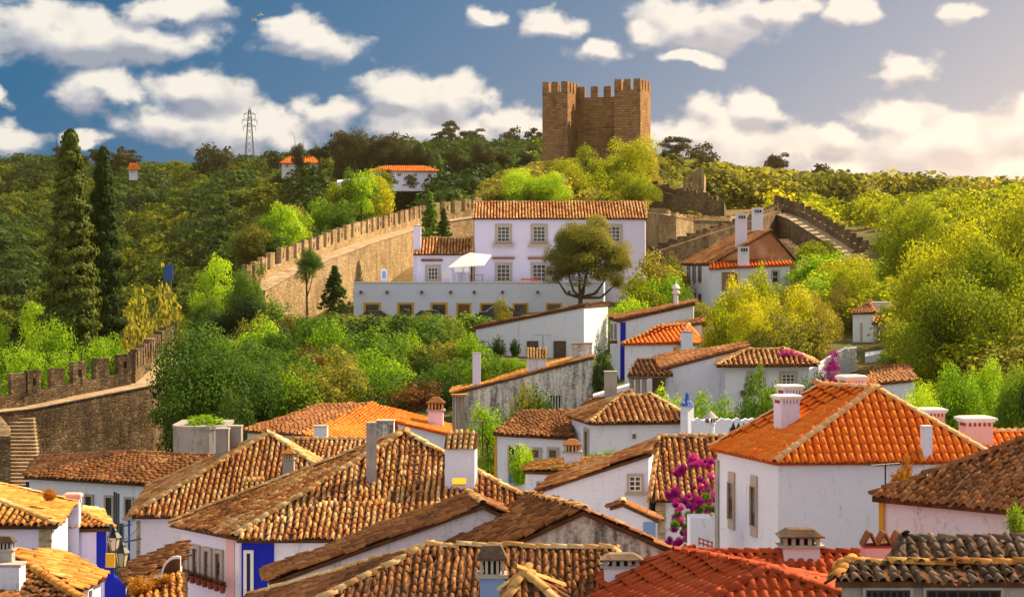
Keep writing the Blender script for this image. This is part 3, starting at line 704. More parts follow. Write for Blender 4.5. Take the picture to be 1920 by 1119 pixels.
# ---- big pyramid roof, front centre left
c0 = P(440, 1006, 55); z = c0[2] - CZ; cL = Zp(320, 982, z); cR = P(1115, 1006, 55); cB = XZ(960, 64.5, z); cBL = XZ(420, 65.5, z)
h = House('blue_cornered_house', 'large white house with broad mossy pyramid roof and a cobalt blue front wall', c0 + [4, 4, 0])
h.vol([c0, cR, cB, cL], [P(757, 812, 60.2)], [[0, 1, 4], [1, 2, 4], [2, 3, 4], [3, 0, 4]], 'tile_old', 'white_warm', zb=-14, jit=1.3, pitch=0.182)
h.vol([P(443, 1011, 54.0), P(850, 1011, 54.0), P(840, 944, 55.9), P(607, 944, 55.9)], (), None, 'tile_old', 'white_warm', zb=-14, jit=1.3, pitch=0.182, oh=0.2, wname='front_wall', rname='lower_roof')
h.band(0, 453, 514, 1017, 1210, 'blue_paint', 1, 'painted_wall', 0.04)
h.win(0, 463, 1036, 470, 1200, 1, 'frame_white', 0.09, (0, 3), 'iron', False, proud=0.09)
for x in (347, 369, 391, 412):
    h.win(3, x - 4.5, 1023 + (x - 347) * 0.21, x + 4.5, 1074 + (x - 347) * 0.30, 0, 'frame_stone', 0.11, (0, 1), 'frame_brown', True)
h.band(3, 425, 440, 1008, 1210, 'pink_paint', 0, 'quoin', 0.03)
h.chimney(685, 792, 706, 880, 57.5, 'plain', 'grey_render', 1.0, 0.2, top='concrete'); h.chimney(832, 812, 896, 892, 57.2, 'tiled', 'white', 0.7, -0.1)
h.chimney(706, 788, 738, 832, 62.0, 'plain', 'white_grim', 1.0, top='concrete', sink=3)
MB().box(P(861, 906, 56.6) + [0, 0, 0.05], 0.20, 0.16, 0.03, (1, 0, 0), (0, 0.88, 0.47), (0, -0.47, 0.88)).build('skylight', M['yellow_sheet'], h.root)
for i in range(7):   # missing tiles: a strip of bare battens
    pb = P(772 + 2.4 * i, 826 + 17 * i, 59.9 - 0.62 * i); MB().box(pb + [0, -0.1, 0.12], 0.13, 0.05, 0.03, (1, 0, 0.1)).build('roof_batten', M['wood'], h.root)

# ---- roofs behind it on the left
E, z = eaves(247, 967, 62, (727, 967)); r = P(505, 815, 66)
h = House('hip_roofed_house', 'white house with peaked tiled roof and yellowed corner beside the cobalt wall house', E[0] + [4, 4, 0])
h.vol([E[0], E[1], XZ(690, 70, z), XZ(279, 70, z)], [r], [[0, 1, 4], [1, 2, 4], [2, 3, 4], [3, 0, 4]], 'tile_old', 'white_warm', pitch=0.182, jit=1.1)
h.band(0, 256, 262, 975, 1080, 'ashlar', name='corner_stone', t=0.04)
h.chimney(404, 803, 428, 885, 66.5, 'plain', 'grey_render', 1.0, top='concrete', sink=2); h.chimney(427, 798, 452, 880, 67.0, 'plain', 'grey_render', 1.0, top='concrete', sink=2)
h.chimney(527, 843, 553, 888, 63.5, 'vent', 'concrete', 1.0); h.chimney(455, 903, 496, 938, 62.3, 'tiled', 'white_old', 0.5)
h = House('tiled_house', 'low tiled roof with level ridge tucked behind two peaked roofs', P(620, 870, 72))
A = [P(525, 884, 69.5), P(720, 884, 69.5)]; z = A[0][2] - CZ
h.vol([A[0], A[1], XZ(720, 75.5, z), XZ(525, 75.5, z)], [P(548, 826, 72.5), P(715, 826, 72.5)], [[0, 1, 5, 4], [1, 2, 5], [2, 3, 4, 5], [3, 0, 4]], 'tile_old', 'white_warm', pitch=0.182)

# ---- long white house under the town wall
e0 = P(45, 893, 82); z = e0[2] - CZ; e1 = Zp(410, 916, z)
h = House('long_house', 'long white house with barred windows and brown roof below the town wall', e0 + [4, 0, 0])
h.vol([e0, e1, XZ(430, 85, z), XZ(75, 90, z)], [P(245, 850, 84.4), P(392, 857, 82.0)], [[0, 1, 5, 4], [1, 2, 5], [2, 3, 4, 5], [3, 0, 4]], 'tile_brown', 'white', pitch=0.23, jit=1.4, ridge='tile_brown')
for x0, x1, y0, y1 in ((75, 87, 922, 952), (162, 173, 930, 962), (200, 211, 932, 964), (237, 248, 935, 967)):
    h.win(0, x0, y0, x1, y1, 0, 'frame_stone', 0.09, (2, 4), 'iron', True)
h.win(0, 204, 1022, 216, 1046, 0, 'frame_stone', 0.1, (0, 0), sill=False)
h.band(0, 49, 54, 902, 930, 'blue_paint', name='painted_corner'); h.band(0, 241, 243.5, 968, 1060, 'blue_paint', name='painted_corner')

# ---- far left foreground
c0 = P(106, 985, 52); z = c0[2] - CZ; cB = Zp(138, 945, z)
h = House('lichen_roofed_house', 'white house with golden lichened roof and stone corner pilaster', c0 + [-3, 2, 0])
h.vol([XZ(-330, 52, z), c0, cB, XZ(-330, 57.5, z)], [P(-110, 900, 55.2), P(-120, 884, 57)], [[0, 1, 4], [1, 2, 5, 4], [2, 3, 5], [3, 0, 4, 5]], 'tile_lichen', 'white_pink', jit=1.2, oh=0.16)
h.band(0, 74, 97, 986, 1090, 'ashlar', name='pilaster', t=0.06)
E = [P(112, 992, 57), P(206, 990, 57)]; z = E[0][2] - CZ
h = House('narrow_house', 'narrow white house with cobalt corner and pink vented chimney', E[0] + [1, 1, 0])
h.vol([E[0], E[1], XZ(190, 61, z), XZ(105, 61, z)], [P(142, 957, 59), P(146, 955, 59.6)], [[0, 1, 4], [1, 2, 5, 4], [2, 3, 5], [3, 0, 4, 5]], 'tile_lichen', 'white_pink', jit=1.2, oh=0.1)
h.band(0, 181, 199, 996, 1090, 'blue_paint', name='painted_corner')
h.chimney(117, 925, 151, 985, 56.9, 'slab', 'white', 0.7, top='pink_paint', sink=2)
h = House('street_house', 'low roof of golden tiles over a white wall beside the narrow cobalt cornered house', P(110, 1080, 46))
h.vol([P(145, 1105, 44.2), P(199, 1081, 46.2), P(112, 1036, 48), P(20, 1036, 45.5)], (), None, 'tile_lichen', 'white', jit=1.4, oh=0.12, zb=-11)
h.win(0, 160, 1106, 167, 1125, 0, 'frame_white', 0.04, (0, 0), sill=False)
h = House('street_house', 'dark brown roof with tiled hip in front of the low golden roof', P(60, 1110, 40))
h.vol([P(185, 1150, 38), P(120, 1230, 36), P(-130, 1150, 38), P(-60, 1095, 41.5), P(50, 1063, 42)], (), None, 'tile_brown', 'white', jit=1.3, oh=0.12, zb=-11)
pl = edge_tiles(P(50, 1063, 42), P(185, 1150, 38), ZAX, 0.36, rng, 1.0); lay(h.vols[0][2], h.org, tile_template(0.26, 0.11, 0.44, 5, True, 0.86), 'ridgeb', pl, M['tile_lichen'], 'ridge_tile', rng, 0.24)
h.chimney(-14, 1006, 25, 1060, 40.5, 'ventdark', 'concrete', 0.8, sink=0.5); h.chimney(-30, 1058, 36, 1092, 40.2, 'plain', 'white', 0.7, top='concrete', sink=1)
# lane roofs behind the flowerpot wall
h = House('lane_house', 'broken old lane roof beside a white round arched dormer', P(290, 1070, 52))
h.vol([P(233, 1092, 50), P(345, 1050, 52), P(345, 1013, 54), P(240, 1060, 53)], (), None, 'tile_brown', 'white', jit=1.8, oh=0.05, zb=-12)
h.vol([P(228, 1180, 45), P(352, 1165, 46), P(352, 1072, 49.5), P(238, 1100, 48.5)], (), None, 'tile_lichen', 'white', jit=1.8, oh=0.05, zb=-12, rname='lower_roof')
ar = MB(); cc = P(331, 1078, 49.4); nseg = 12
po = [cc + np.array([math.cos(math.pi * i / nseg) * 0.40, 0, math.sin(math.pi * i / nseg) * 0.50]) for i in range(nseg // 2 - 1, nseg + 1)] + [cc + [0.1, 0, 0]]; ar.prism(po, (0, 0.08, 0)); ar.build('arched_dormer', M['frame_white'], h.root)
po = [cc + np.array([math.cos(math.pi * i / nseg) * 0.345, -0.03, math.sin(math.pi * i / nseg) * 0.43]) for i in range(nseg // 2 - 1, nseg + 1)] + [cc + [0.085, -0.03, 0]]; MB().prism(po, (0, 0.2, 0)).build('arched_window', M['deck'], h.root)

# ---- mono-pitch and gables, bottom centre
cl = P(528, 1080, 48); z = cl[2] - CZ; tp = P(905, 947, 48); zt = tp[2] - CZ
h = House('gabled_house', 'long stained gable with sloping brown roof and ochre lower wall', P(720, 1080, 49))
h.vol([XZ(506, 48, z - 0.15), tp, XZ(1160, 48, z + 0.2), XZ(1160, 50.2, z + 0.2), XZ(880, 50.2, zt), XZ(492, 50.2, z - 0.15)], (), [[0, 1, 4, 5], [1, 2, 3, 4]], 'tile_brown', 'white_old', jit=1.4, oh=0.13, zb=-13, pitch=0.22)
h.band(0, 548, 586, 1094, 1200, 'ochre_paint', name='painted_corner', t=0.02)
g = P(1095, 958, 46); z = g[2] - CZ; gb = XZ(988, 48.9, z)
h = House('gabled_house', 'weathered white gable wall streaked black under a brown tiled roof', P(1050, 1040, 47))
lf = XZ(738, 46, z - 2.1); rt = XZ(1330, 46, z - 1.3)
h.vol([lf, g, rt, rt + [-1.3, 2.9, 0], gb, lf + [-1.3, 2.9, 0]], (), [[0, 1, 4, 5], [1, 2, 3, 4]], 'tile_brown', 'white_grim', jit=1.6, oh=0.12, zb=-12, pitch=0.22)
r0 = P(800, 1028, 43); r1 = P(1150, 1032, 42.6); z = -7.85
h = House('hip_roofed_house', 'near roof of thick weathered barrel tiles with a pale blue vented chimney', P(900, 1200, 42))
h.vol([XZ(425, 39.4, z), XZ(1215, 39.4, z), XZ(1190, 45.3, z), XZ(470, 45.3, z)], [r0, r1], [[0, 1, 5, 4], [1, 2, 5], [2, 3, 4, 5], [3, 0, 4]], 'tile_mossy', 'white_old', jit=1.4, pitch=0.168, expo=0.29, zb=-13)
h.chimney(894, 1024, 951, 1145, 39.6, 'ventdark', 'blue_pale', 0.9, sink=0.6); h.chimney(1126, 1040, 1207, 1090, 41.2, 'ventdark', 'white_old', 0.6, sink=0.8)
h.vol([P(935, 1150, 37.4), P(1062, 1150, 37.4), P(1050, 1105, 38.6), P(945, 1110, 38.6)], [P(985, 1078, 38.3)], [[0, 1, 4], [1, 2, 4], [2, 3, 4], [3, 0, 4]], 'tile_brown', 'white_old', jit=1.3, oh=0.06, zb=-9, rname='dormer_roof', wname='dormer_wall')

# ---- red roofs bottom right
z = -7.6
h = House('red_roofed_house', 'foreground house with dark red hipped roof of interlocking tiles', P(1450, 1200, 39))
h.vol([XZ(1142, 36.5, z), XZ(1950, 36.5, z), XZ(1840, 42.3, z), XZ(945, 42.6, z)], [P(1437, 1068, 38.85), P(1281, 1038, 41)], [[3, 0, 4, 5], [0, 1, 4], [1, 2, 5, 4], [2, 3, 5]], 'tile_red', 'white', jit=0.4, pitch=0.232, expo=0.36, ridge='tile_red', deck='deck_orange', zb=-13)
h = House('red_roofed_house', 'red roof with level ridge behind the dark red hipped roof', P(1480, 1100, 45))
h.vol([XZ(1270, 43.2, z), XZ(1720, 43.2, z), XZ(1720, 47, z), XZ(1270, 47, z)], [P(1285, 1039, 45), P(1700, 1039, 45)], [[0, 1, 5, 4], [1, 2, 5], [2, 3, 4, 5], [3, 0, 4]], 'tile_red', 'white', jit=0.4, pitch=0.232, expo=0.36, ridge='tile_red', deck='deck_orange', zb=-13)
h.chimney(1462, 994, 1547, 1060, 44.6, 'ventdark', 'white', 0.7, sink=0.7); h.chimney(1620, 1000, 1702, 1060, 44.0, 'vtiles', 'pink_paint', 0.6, sink=0.7)
h = House('dark_roofed_house', 'blackened tile roof with level ridge behind the mossy tiled cap', P(1850, 1100, 38))
z = -6.5
h.vol([XZ(1660, 35.6, z), XZ(2150, 35.6, z), XZ(2150, 40.4, z), XZ(1660, 40.4, z)], [P(1696, 1016, 38), P(2150, 1014, 38)], [[0, 1, 5, 4], [1, 2, 5], [2, 3, 4, 5], [3, 0, 4]], 'tile_dark', 'white_grim', jit=1.4, pitch=0.24, zb=-13, ridge='tile_dark')
h = House('roof_lantern_house', 'mossy tiled cap over dark louvred openings in front of the blackened roof', P(1740, 1119, 32))
zz = P(1570, 1090, 32)[2] - CZ
h.vol([XZ(1566, 32, zz), XZ(1990, 32, zz), XZ(1990, 33.4, zz), XZ(1575, 33.4, zz)], [P(1590, 1062, 32.7), P(1970, 1062, 32.7)], [[0, 1, 5, 4], [1, 2, 5], [2, 3, 4, 5], [3, 0, 4]], 'tile_dark', 'grey_render', jit=1.6, pitch=0.22, oh=0.1, ridge='tile_lichen', zb=-10)
for x0, x1 in ((1622, 1705), (1735, 1875)): h.win(0, x0, 1104, x1, 1150, 0, 'grey_render', 0.05, (6, 0), 'iron', False, 'soot')

# ---- middle right: gable with skylit slope and lean-tos
z = P(1222, 936, 65.5)[2] - CZ
h = House('old_tiled_house', 'white house with steep patchy barrel tiles and square paned gable window', P(1250, 960, 68))
h.vol([P(1220, 937, 65.5), XZ(1420, 65.5, z), XZ(1410, 72.5, z), XZ(1225, 72.5, z)], [P(1237, 821, 69), P(1405, 821, 69)], [[0, 1, 5, 4], [1, 2, 5], [2, 3, 4, 5], [3, 0, 4]], 'tile_old', 'white', jit=1.2, pitch=0.225)
h.vol([P(1008, 919, 66), P(1222, 850, 66), P(1240, 820, 69.4), P(1035, 897, 69.4)], (), None, 'tile_old', 'white', jit=1.2, pitch=0.225, oh=0.12, wname='gable_wall', rname='lower_roof')
h.win(0, 1179, 892, 1202, 920, 1, 'frame_stone', 0.07, (1, 2), 'frame_white', True)
q, u, n, hw, hh = h.rect(0, 1229, 936, 1248, 1010)
for i in range(7): MB().box(q + ZAX * (hh - (i + 0.5) * 2 * hh / 7), hw * (1.0 if i % 2 else 0.85), 0.05, hh / 7 - 0.008, u, n).build('quoin_stone', M['ashlar'], h.root)
h = House('lean_to', 'small white lean-to with tiled edge and a blue corner below the patchy roof', P(1190, 990, 62), 'lean-to')
h.vol([P(1143, 951, 61), P(1168, 944, 61), P(1236, 975, 61), P(1236, 972, 63), P(1168, 941, 63), P(1145, 950, 63)], (), [[0, 1, 4, 5], [1, 2, 3, 4]], 'tile_brown', 'white', oh=0.06, jit=1.0, zb=-12)
h.band(0, 1206, 1229, 978, 1040, 'blue_pale', 0, 'painted_panel')
w = MB(); w.box(P(1315, 1010, 57) + [0, 0.5, 0], 0.33, 0.5, 0.62); o = single(w, 'garden_pier', M['white'], 'bright white masonry pier with red handrail beside the bougainvillea', 'pier')
rl = MB()
for i in range(4): rl.tube(P(1311 + i * 8, 1022 + i * 2, 56.6), P(1311 + i * 8, 1007 + i * 2.5, 56.6), 0.02)
for k in (0, 8): rl.tube(P(1309, 1008 + k, 56.6), P(1337, 1017 + k, 56.6), 0.02)
single(rl, 'handrail', M['red_paint'], 'red metal handrail fixed to the bright white pier', 'railing')

# ---- centre: white houses
z = P(1108, 793, 84)[2] - CZ
h = House('hip_roofed_house', 'white house with low pyramid tile roof and blank lavender shaded wall', P(1180, 830, 87))
h.vol([P(1106, 793, 84), Zp(1303, 791, z), XZ(1272, 91, z), XZ(1062, 88.5, z)], [P(1163, 744, 87.3), P(1222, 743, 87.3)], [[0, 1, 5, 4], [1, 2, 5], [2, 3, 4, 5], [3, 0, 4]], 'tile_old', 'white', pitch=0.27, jit=1.0)
h.win(0, 1185, 813, 1192, 822, 0, 'frame_white', 0.02, (0, 0), sill=False); h.win(3, 1098, 808, 1104, 856, 0, 'frame_stone', 0.12, (0, 0), sill=False)
h = House('blue_doored_house', 'white house with half blue door, two small windows and ochre corner', P(1000, 850, 89))
h.vol([P(924, 813, 88), P(1070, 821, 86.5), P(1088, 772, 91.0), P(975, 773, 92.5)], (), None, 'tile_brown', 'white', pitch=0.24, jit=1.5, oh=0.15)
h.win(0, 956, 838, 969, 872, 0, 'frame_stone', 0.08, (1, 3), 'iron', False); h.win(0, 956, 874, 969, 905, 0, 'frame_stone', 0.08, (0, 0), pane='door_blue', door=True)
for x in (998, 1031): h.win(0, x, 843, x + 13, 857, 0, 'frame_stone', 0.12, (1, 1), 'frame_brown', True)
h.band(0, 927, 932, 819, 905, 'ochre_paint', name='painted_corner'); h.band(0, 1064, 1067, 822, 860, 'blue_paint', name='painted_corner')
h = House('back_house', 'dark sloping roof behind the low pyramid roof', P(1130, 770, 93))
h.vol([P(1085, 779, 91.5), P(1190, 765, 92), P(1180, 733, 95), P(1100, 752, 94.5)], (), None, 'tile_brown', 'white', pitch=0.26, jit=1.3)
h.chimney(1134, 696, 1157, 748, 94, 'plain', 'concrete', 1.0, sink=2)
h = House('low_house', 'low white house with tiled roof and wide vented chimney in the lane', P(1030, 900, 75))
h.vol([P(981, 883, 74), P(1063, 886, 73.2), P(1135, 873, 73.2), P(1135, 858, 76), P(1000, 866, 76.5)], (), None, 'tile_lichen', 'white', jit=1.3, oh=0.08)
h.band(0, 1044, 1052, 888, 930, 'ochre_paint', name='painted_corner'); h.win(0, 1009, 905, 1018, 925, 0, 'frame_stone', 0.06, (1, 1), 'frame_brown')
h.chimney(1055, 824, 1092, 885, 74.2, 'vent', 'white', 0.9, sink=0.8)
w = MB()
tl = [P(1298 + 4 * i, 788 - 3.0 * abs(math.sin(i * 0.52)) + 2 * math.sin(i * 1.7), 80) for i in range(30)]
w.prism([P(1414, 860, 80), P(1298, 860, 80)] + tl, (0, 0.45, 0)); single(w, 'garden_wall', M['white'], 'bright white lumpy garden wall beside the cone capped chimney', 'wall')
def lonely_chimney(name, label, body, head, D, x0, x1, y0, y1, kind):
    c = P((x0 + x1) / 2, y1, D); wd = (x1 - x0) * D / F / 2; H_ = (y1 - y0) * D / F; t = rootm(name, c - [0, 0, 2.5], label, 'chimney')
    if kind == 'spire':
        MB().lathe(c - [0, 0, 2.5], [(wd, 0), (wd, 2.5 + H_ * 0.52)], 4).build('stack', M['white'], t)
        MB().box(c + [0, -wd * 0.72, H_ * 0.28], wd * 0.18, 0.03, H_ * 0.12).build('slot', M['soot'], t)
        MB().lathe(c + [0, 0, H_ * 0.52], [(wd * 1.15, 0), (wd * 0.9, H_ * 0.08), (wd * 0.45, H_ * 0.2), (wd * 0.25, H_ * 0.34)], 8).build('spire', M['blue_gloss'], t)
        MB().lathe(c + [0, 0, H_ * 0.86], [(wd * 0.22, 0), (wd * 0.34, H_ * 0.05), (wd * 0.1, H_ * 0.14)], 8).build('finial', M['blue_gloss'], t)
        for a in range(4): MB().box(c + [math.cos(a * 1.571 + .785) * wd * 0.72, math.sin(a * 1.571 + .785) * wd * 0.72, H_ * 0.60], wd * 0.12, wd * 0.12, H_ * 0.08).build('rib', M['white'], t)
    else:
        MB().lathe(c - [0, 0, 2.5], [(wd * 0.62, 0), (wd * 0.62, 2.5 + H_ * 0.45), (wd * 0.75, 2.5 + H_ * 0.46), (wd * 0.75, 2.5 + H_ * 0.52)], 10).build('stack', M['white'], t)
        for a in range(6): MB().tube(c + [math.cos(a) * wd * 0.55, math.sin(a) * wd * 0.55, H_ * 0.5], c + [math.cos(a) * wd * 0.55, math.sin(a) * wd * 0.55, H_ * 0.72], 0.03).build('prop', M['soot'], t)
        MB().lathe(c + [0, 0, H_ * 0.70], [(wd * 1.15, 0), (wd * 0.6, H_ * 0.14), (wd * 0.12, H_ * 0.26), (wd * 0.10, H_ * 0.32)], 12).build('cowl', M['concrete'], t)
lonely_chimney('spired_chimney', 'white chimney with blue painted spire and finial', 0, 0, 84, 1276, 1301, 735, 788, 'spire')
lonely_chimney('cone_chimney', 'round white chimney under a grey cone cowl', 0, 0, 79, 1318, 1345, 768, 818, 'cone')
w = MB(); w.box(P(1386, 812, 76) + [0, 0.2, 0], 0.34, 0.25, 0.18)
for i in range(3):
    x = 1375 + 10 * i; w.prism([P(x - 5, 804, 76), P(x + 5, 804, 76), P(x, 791, 76)], (0, 0.05, 0))
single(w, 'spiked_chimney_cap', M['iron'], 'black iron chimney crown with three triangular points', 'chimney cap')

# ---- orange roof group
h = House('brown_roofed_house', 'long brown roof joined to a vivid orange roof below the thicket', P(560, 810, 101))
h.vol([P(453, 807, 100), P(566, 815, 98), P(694, 757, 104), P(600, 759, 106)], (), None, 'tile_brown', 'white', pitch=0.26, jit=1.4)
h.band(0, 549, 553, 818, 845, 'ochre_paint', name='painted_corner')
h = House('orange_roofed_house', 'vivid orange roof with white gable beside the long brown roof', P(680, 820, 98))
h.vol([P(566, 816, 97.8), P(720, 838, 94), P(762, 778, 101.5), P(694, 756, 104.2)], (), None, 'tile_orange', 'white', pitch=0.26, jit=0.7, deck='deck_orange')
h.chimney(588, 798, 613, 835, 96, 'plain', 'white_old', 1.0, top='concrete', sink=1.5)
h = House('orange_roofed_house', 'small low orange roof with pink capped chimney next to the grey stained wall', P(790, 810, 96))
h.vol([P(740, 790, 95.5), P(846, 815, 94.5), P(842, 797, 99), P(737, 767, 99.5)], (), None, 'tile_orange', 'white', pitch=0.26, jit=0.6, deck='deck_orange')
h.chimney(799, 745, 834, 808, 97, 'vent', 'white_pink', 1.0, sink=1)

# ---- grey stained mono-pitch wall, white mono-pitch above it
a = P(846, 738, 108); b = P(1113, 669, 108)
h = House('stained_house', 'tall grey streaked white wall with sloping top and little brick chimneys', P(980, 760, 110))
h.vol([a, b, b + [0, 5, 0], a + [0, 5, 0.0]], (), None, 'tile_lichen', 'white_grim', pitch=0.26, oh=0.06, jit=1.0, thick=0.12)
h.chimney(886, 661, 901, 722, 108.2, 'plain', 'white_pink', 1.0, top='concrete'); h.chimney(987, 655, 1026, 700, 108.4, 'tiled', 'white_old', 0.7, sink=1.5); h.chimney(1072, 643, 1110, 682, 108.6, 'plain', 'white_grim', 0.7, top='tile_dark', sink=1.2)
for i in range(4): h.band(0, 1032 + 5.2 * i, 1034.6 + 5.2 * i, 741, 771, 'soot', 0, 'slit')
for i in range(4): MB().box(P(851 + 6 * i, 775, 107.4), 0.06, 0.06, 1.0).build('wooden_post', M['wood_grey'], h.root)
MB().box(P(861, 740, 107.3), 0.45, 0.5, 0.05).build('porch_roof', M['tile_brown'], h.root)
a = P(889, 613, 140); b = P(1097, 571, 140); zt = b[2] - CZ
h = House('mono_pitch_house', 'white wall with sloping tiled top and two brown windows below the terrace', P(1000, 640, 143))
h.vol([a, b, XZ(1143, 147, zt), XZ(934, 147, a[2] - CZ)], (), None, 'tile_brown', 'white', pitch=0.28, oh=0.1, jit=1.0, thick=0.2)
h.win(0, 990, 641, 1007, 660, 0, 'frame_brown', 0.08, (1, 1), 'frame_brown', False); h.win(0, 1040, 641, 1059, 668, 0, 'frame_brown', 0.08, (1, 2), 'frame_brown', False)
# ---- blue striped mono-pitch with the orange hip in front
a = P(1160, 599, 126); b = P(1303, 567, 128)
h = House('blue_striped_house', 'white house with sloping top and broad violet blue corner stripe', P(1220, 640, 130))
h.vol([a, b, b + [0.6, 6, 0], XZ(1141, 133, a[2] - CZ)], (), None, 'tile_brown', 'white', pitch=0.28, oh=0.1, jit=1.0, thick=0.2)
h.band(0, 1163, 1173, 604, 730, 'blue_paint', 0, 'painted_corner')
for x in (1147, 1154): h.win(3, x, 608, x + 2.5, 635, 0, 'frame_stone', 0.05, (0, 0), sill=False)
MB().box(P(1150, 641, 128), 0.25, 0.15, 0.1).build('flower_box', M['pot'], h.root)
h.chimney(1260, 527, 1276, 572, 130, 'round', 'white', 1.0, top='frame_white', sink=1)
z = P(1166, 645, 118)[2] - CZ
h = House('orange_roofed_house', 'small white house with orange hip roof in front of the violet blue stripe', P(1230, 680, 120))
h.vol([P(1166, 645, 118), P(1272, 643, 118), XZ(1316, 123, z), XZ(1190, 124, z)], [P(1240, 612, 120.5), P(1290, 610, 121.5)], [[0, 1, 5, 4], [1, 2, 5], [2, 3, 4, 5], [3, 0, 4]], 'tile_orange', 'white', pitch=0.28, oh=0.15, jit=0.6, deck='deck_orange')
h.band(0, 1262, 1270, 650, 712, 'ochre_paint', name='painted_corner')
h.chimney(1278, 622, 1299, 672, 117.5, 'plain', 'white', 0.9, top='blue_gloss', sink=3)
h.vol([P(1236, 617, 122.5), P(1319, 605, 122.5), P(1317, 597, 125), P(1250, 609, 125)], (), None, 'tile_brown', 'white', pitch=0.28, oh=0.1, zb=-8, wname='rear_wall', rname='rear_roof')
# ---- porch house
h = House('porch_house', 'white house with sloping tile roof and stone columned porch', P(1290, 720, 106))
h.vol([P(1240, 692, 104), P(1398, 651, 104), P(1398, 644, 110), P(1228, 668, 110)], (), None, 'tile_brown', 'white', pitch=0.27, oh=0.08, jit=1.2)
h.vol([P(1176, 703, 102.5), P(1262, 703, 102.5), P(1250, 672, 109), P(1195, 672, 109)], (), None, 'tile_brown', 'white', pitch=0.27, oh=0.1, body_wall=False, jit=1.2, wname='porch_rafters', rname='porch_roof', zb=-9)
for x in (1184, 1196, 1208): MB().lathe(P(x, 748, 102.9), [(0.16, 0), (0.13, 0.1), (0.12, 1.0), (0.17, 1.1), (0.17, 1.2)], 10).build('porch_column', M['wood_grey'], h.root)
MB().box(P(1215, 706, 102.8), 1.05, 0.08, 0.09).build('porch_beam', M['wood'], h.root)
MB().box(P(1235, 724, 103.9), 0.35, 0.04, 0.55).build('porch_door', M['wood'], h.root)
z = P(1344, 685, 100)[2] - CZ
h = House('paned_window_house', 'white house with low hipped tiles and two stone framed paned windows', P(1440, 720, 102))
h.vol([P(1343, 686, 100), P(1534, 684, 100), XZ(1525, 106, z), XZ(1350, 106, z)], [P(1402, 657, 103), P(1472, 656, 103)], [[0, 1, 5, 4], [1, 2, 5], [2, 3, 4, 5], [3, 0, 4]], 'tile_old', 'white', pitch=0.27, oh=0.45, jit=1.0)
for x0, x1, y0, y1 in ((1405, 1430, 701, 730), (1466, 1490, 701, 722)): h.win(0, x0, y0, x1, y1, 0, 'frame_stone', 0.14, (2, 2), 'frame_white')
MB().box(P(1393, 737, 100.3), 0.12, 0.1, 0.14).build('wall_pot', M['pot'], h.root)

# ---- upper right white house under the castle wall
h = House('chimneyed_house', 'white hillside house with brown gable, orange lean-to and tall white chimneys', P(1390, 520, 168))
b_ = P(1334, 494, 165); g_ = P(1446, 433, 166.5); c_ = P(1500, 494, 167.5); zg = g_[2] - CZ; zb_ = b_[2] - CZ
h.vol([b_, g_, c_, XZ(1450, 177, zb_), XZ(1388, 177, zg), XZ(1274, 175, zb_)], (), [[0, 1, 4, 5], [1, 2, 3, 4]], 'tile_brown', 'brown_wall', pitch=0.3, jit=1.0, oh=0.2, wname='gable_wall')
h.vol([P(1328, 504, 163), P(1484, 496, 163), P(1484, 490, 166.4), P(1340, 486, 166.4)], (), None, 'tile_orange', 'white', pitch=0.3, jit=0.6, oh=0.15, wname='front_wall', rname='lean_to_roof', deck='deck_orange')
h.vol([P(1332, 497, 164.9), P(1335, 496, 166), P(1283, 495, 174.2), P(1280, 497, 174)], (), None, 'tile_brown', 'white', tiles=False, oh=0.0, wname='side_wall', rname='wall_cap')
for x in (1290, 1300, 1311): h.win(3, x, 500, x + 4, 528, 2, 'frame_brown', 0.06, (0, 0), sill=False); h.win(3, x, 552, x + 4, 585, 2, 'frame_brown', 0.06, (0, 0), sill=False)
h.win(0, 1353, 510, 1384, 545, 1, 'frame_white', 0.06, (0, 0), sill=False, pane='brown_wall'); h.win(0, 1448, 508, 1459, 530, 1, 'frame_stone', 0.1, (0, 1))
h.chimney(1380, 400, 1401, 463, 167, 'plain', 'white_pink', 0.7, top='frame_white', sink=2); h.chimney(1411, 389, 1431, 442, 172, 'plain', 'white', 0.7, top='frame_white', sink=2); h.chimney(1385, 462, 1405, 505, 163.4, 'plain', 'white', 0.7, top='frame_white', sink=1)
for cx0, cy0, D0 in ((1384, 407, 166.9), (1414, 396, 171.9), (1388, 468, 163.3)):
    for i in range(3): MB().box(P(cx0 + 3 + 4.5 * i, cy0, D0), 0.06, 0.04, 0.12).build('chimney_slot', M['soot'], h.root)

# ---- pink house on its terrace
h = House('terrace_house', 'two storey lavender house with level tiled roof above the long terrace', P(1050, 520, 190))
z = P(888, 410, 187.6)[2] - CZ
h.vol([XZ(886, 187.6, z), XZ(1213, 187.6, z), XZ(1208, 197, z), XZ(890, 197, z)], [P(888, 380, 192.4), P(1211, 380, 192.4)], [[0, 1, 5, 4], [1, 2, 5], [2, 3, 4, 5], [3, 0, 4]], 'tile_old', 'white_pink', pitch=0.31, expo=0.42, jit=0.8, oh=0.2, zb=-4)
z2 = P(780, 477, 187)[2] - CZ
h.vol([XZ(777, 187, z2), XZ(886, 187, z2), XZ(886, 193, z2), XZ(781, 193, z2)], [P(783, 447, 190), P(886, 447, 190)], [[0, 1, 5, 4], [1, 2, 5], [2, 3, 4, 5], [3, 0, 4]], 'tile_old', 'white_pink', pitch=0.31, expo=0.42, jit=0.8, oh=0.2, zb=-4, wname='wing_wall', rname='wing_roof')
for x in (944, 1011, 1077, 1151):
    h.win(0, x - 11, 425, x + 11, 453, 0, 'frame_stone', 0.26, (2, 3)); q, u, n, hw, hh = h.rect(0, x - 21, 458, x + 21, 463); MB().box(q + n * 0.3, hw, 0.3, hh, u, n).build('balcony', M['frame_stone'], h.root)
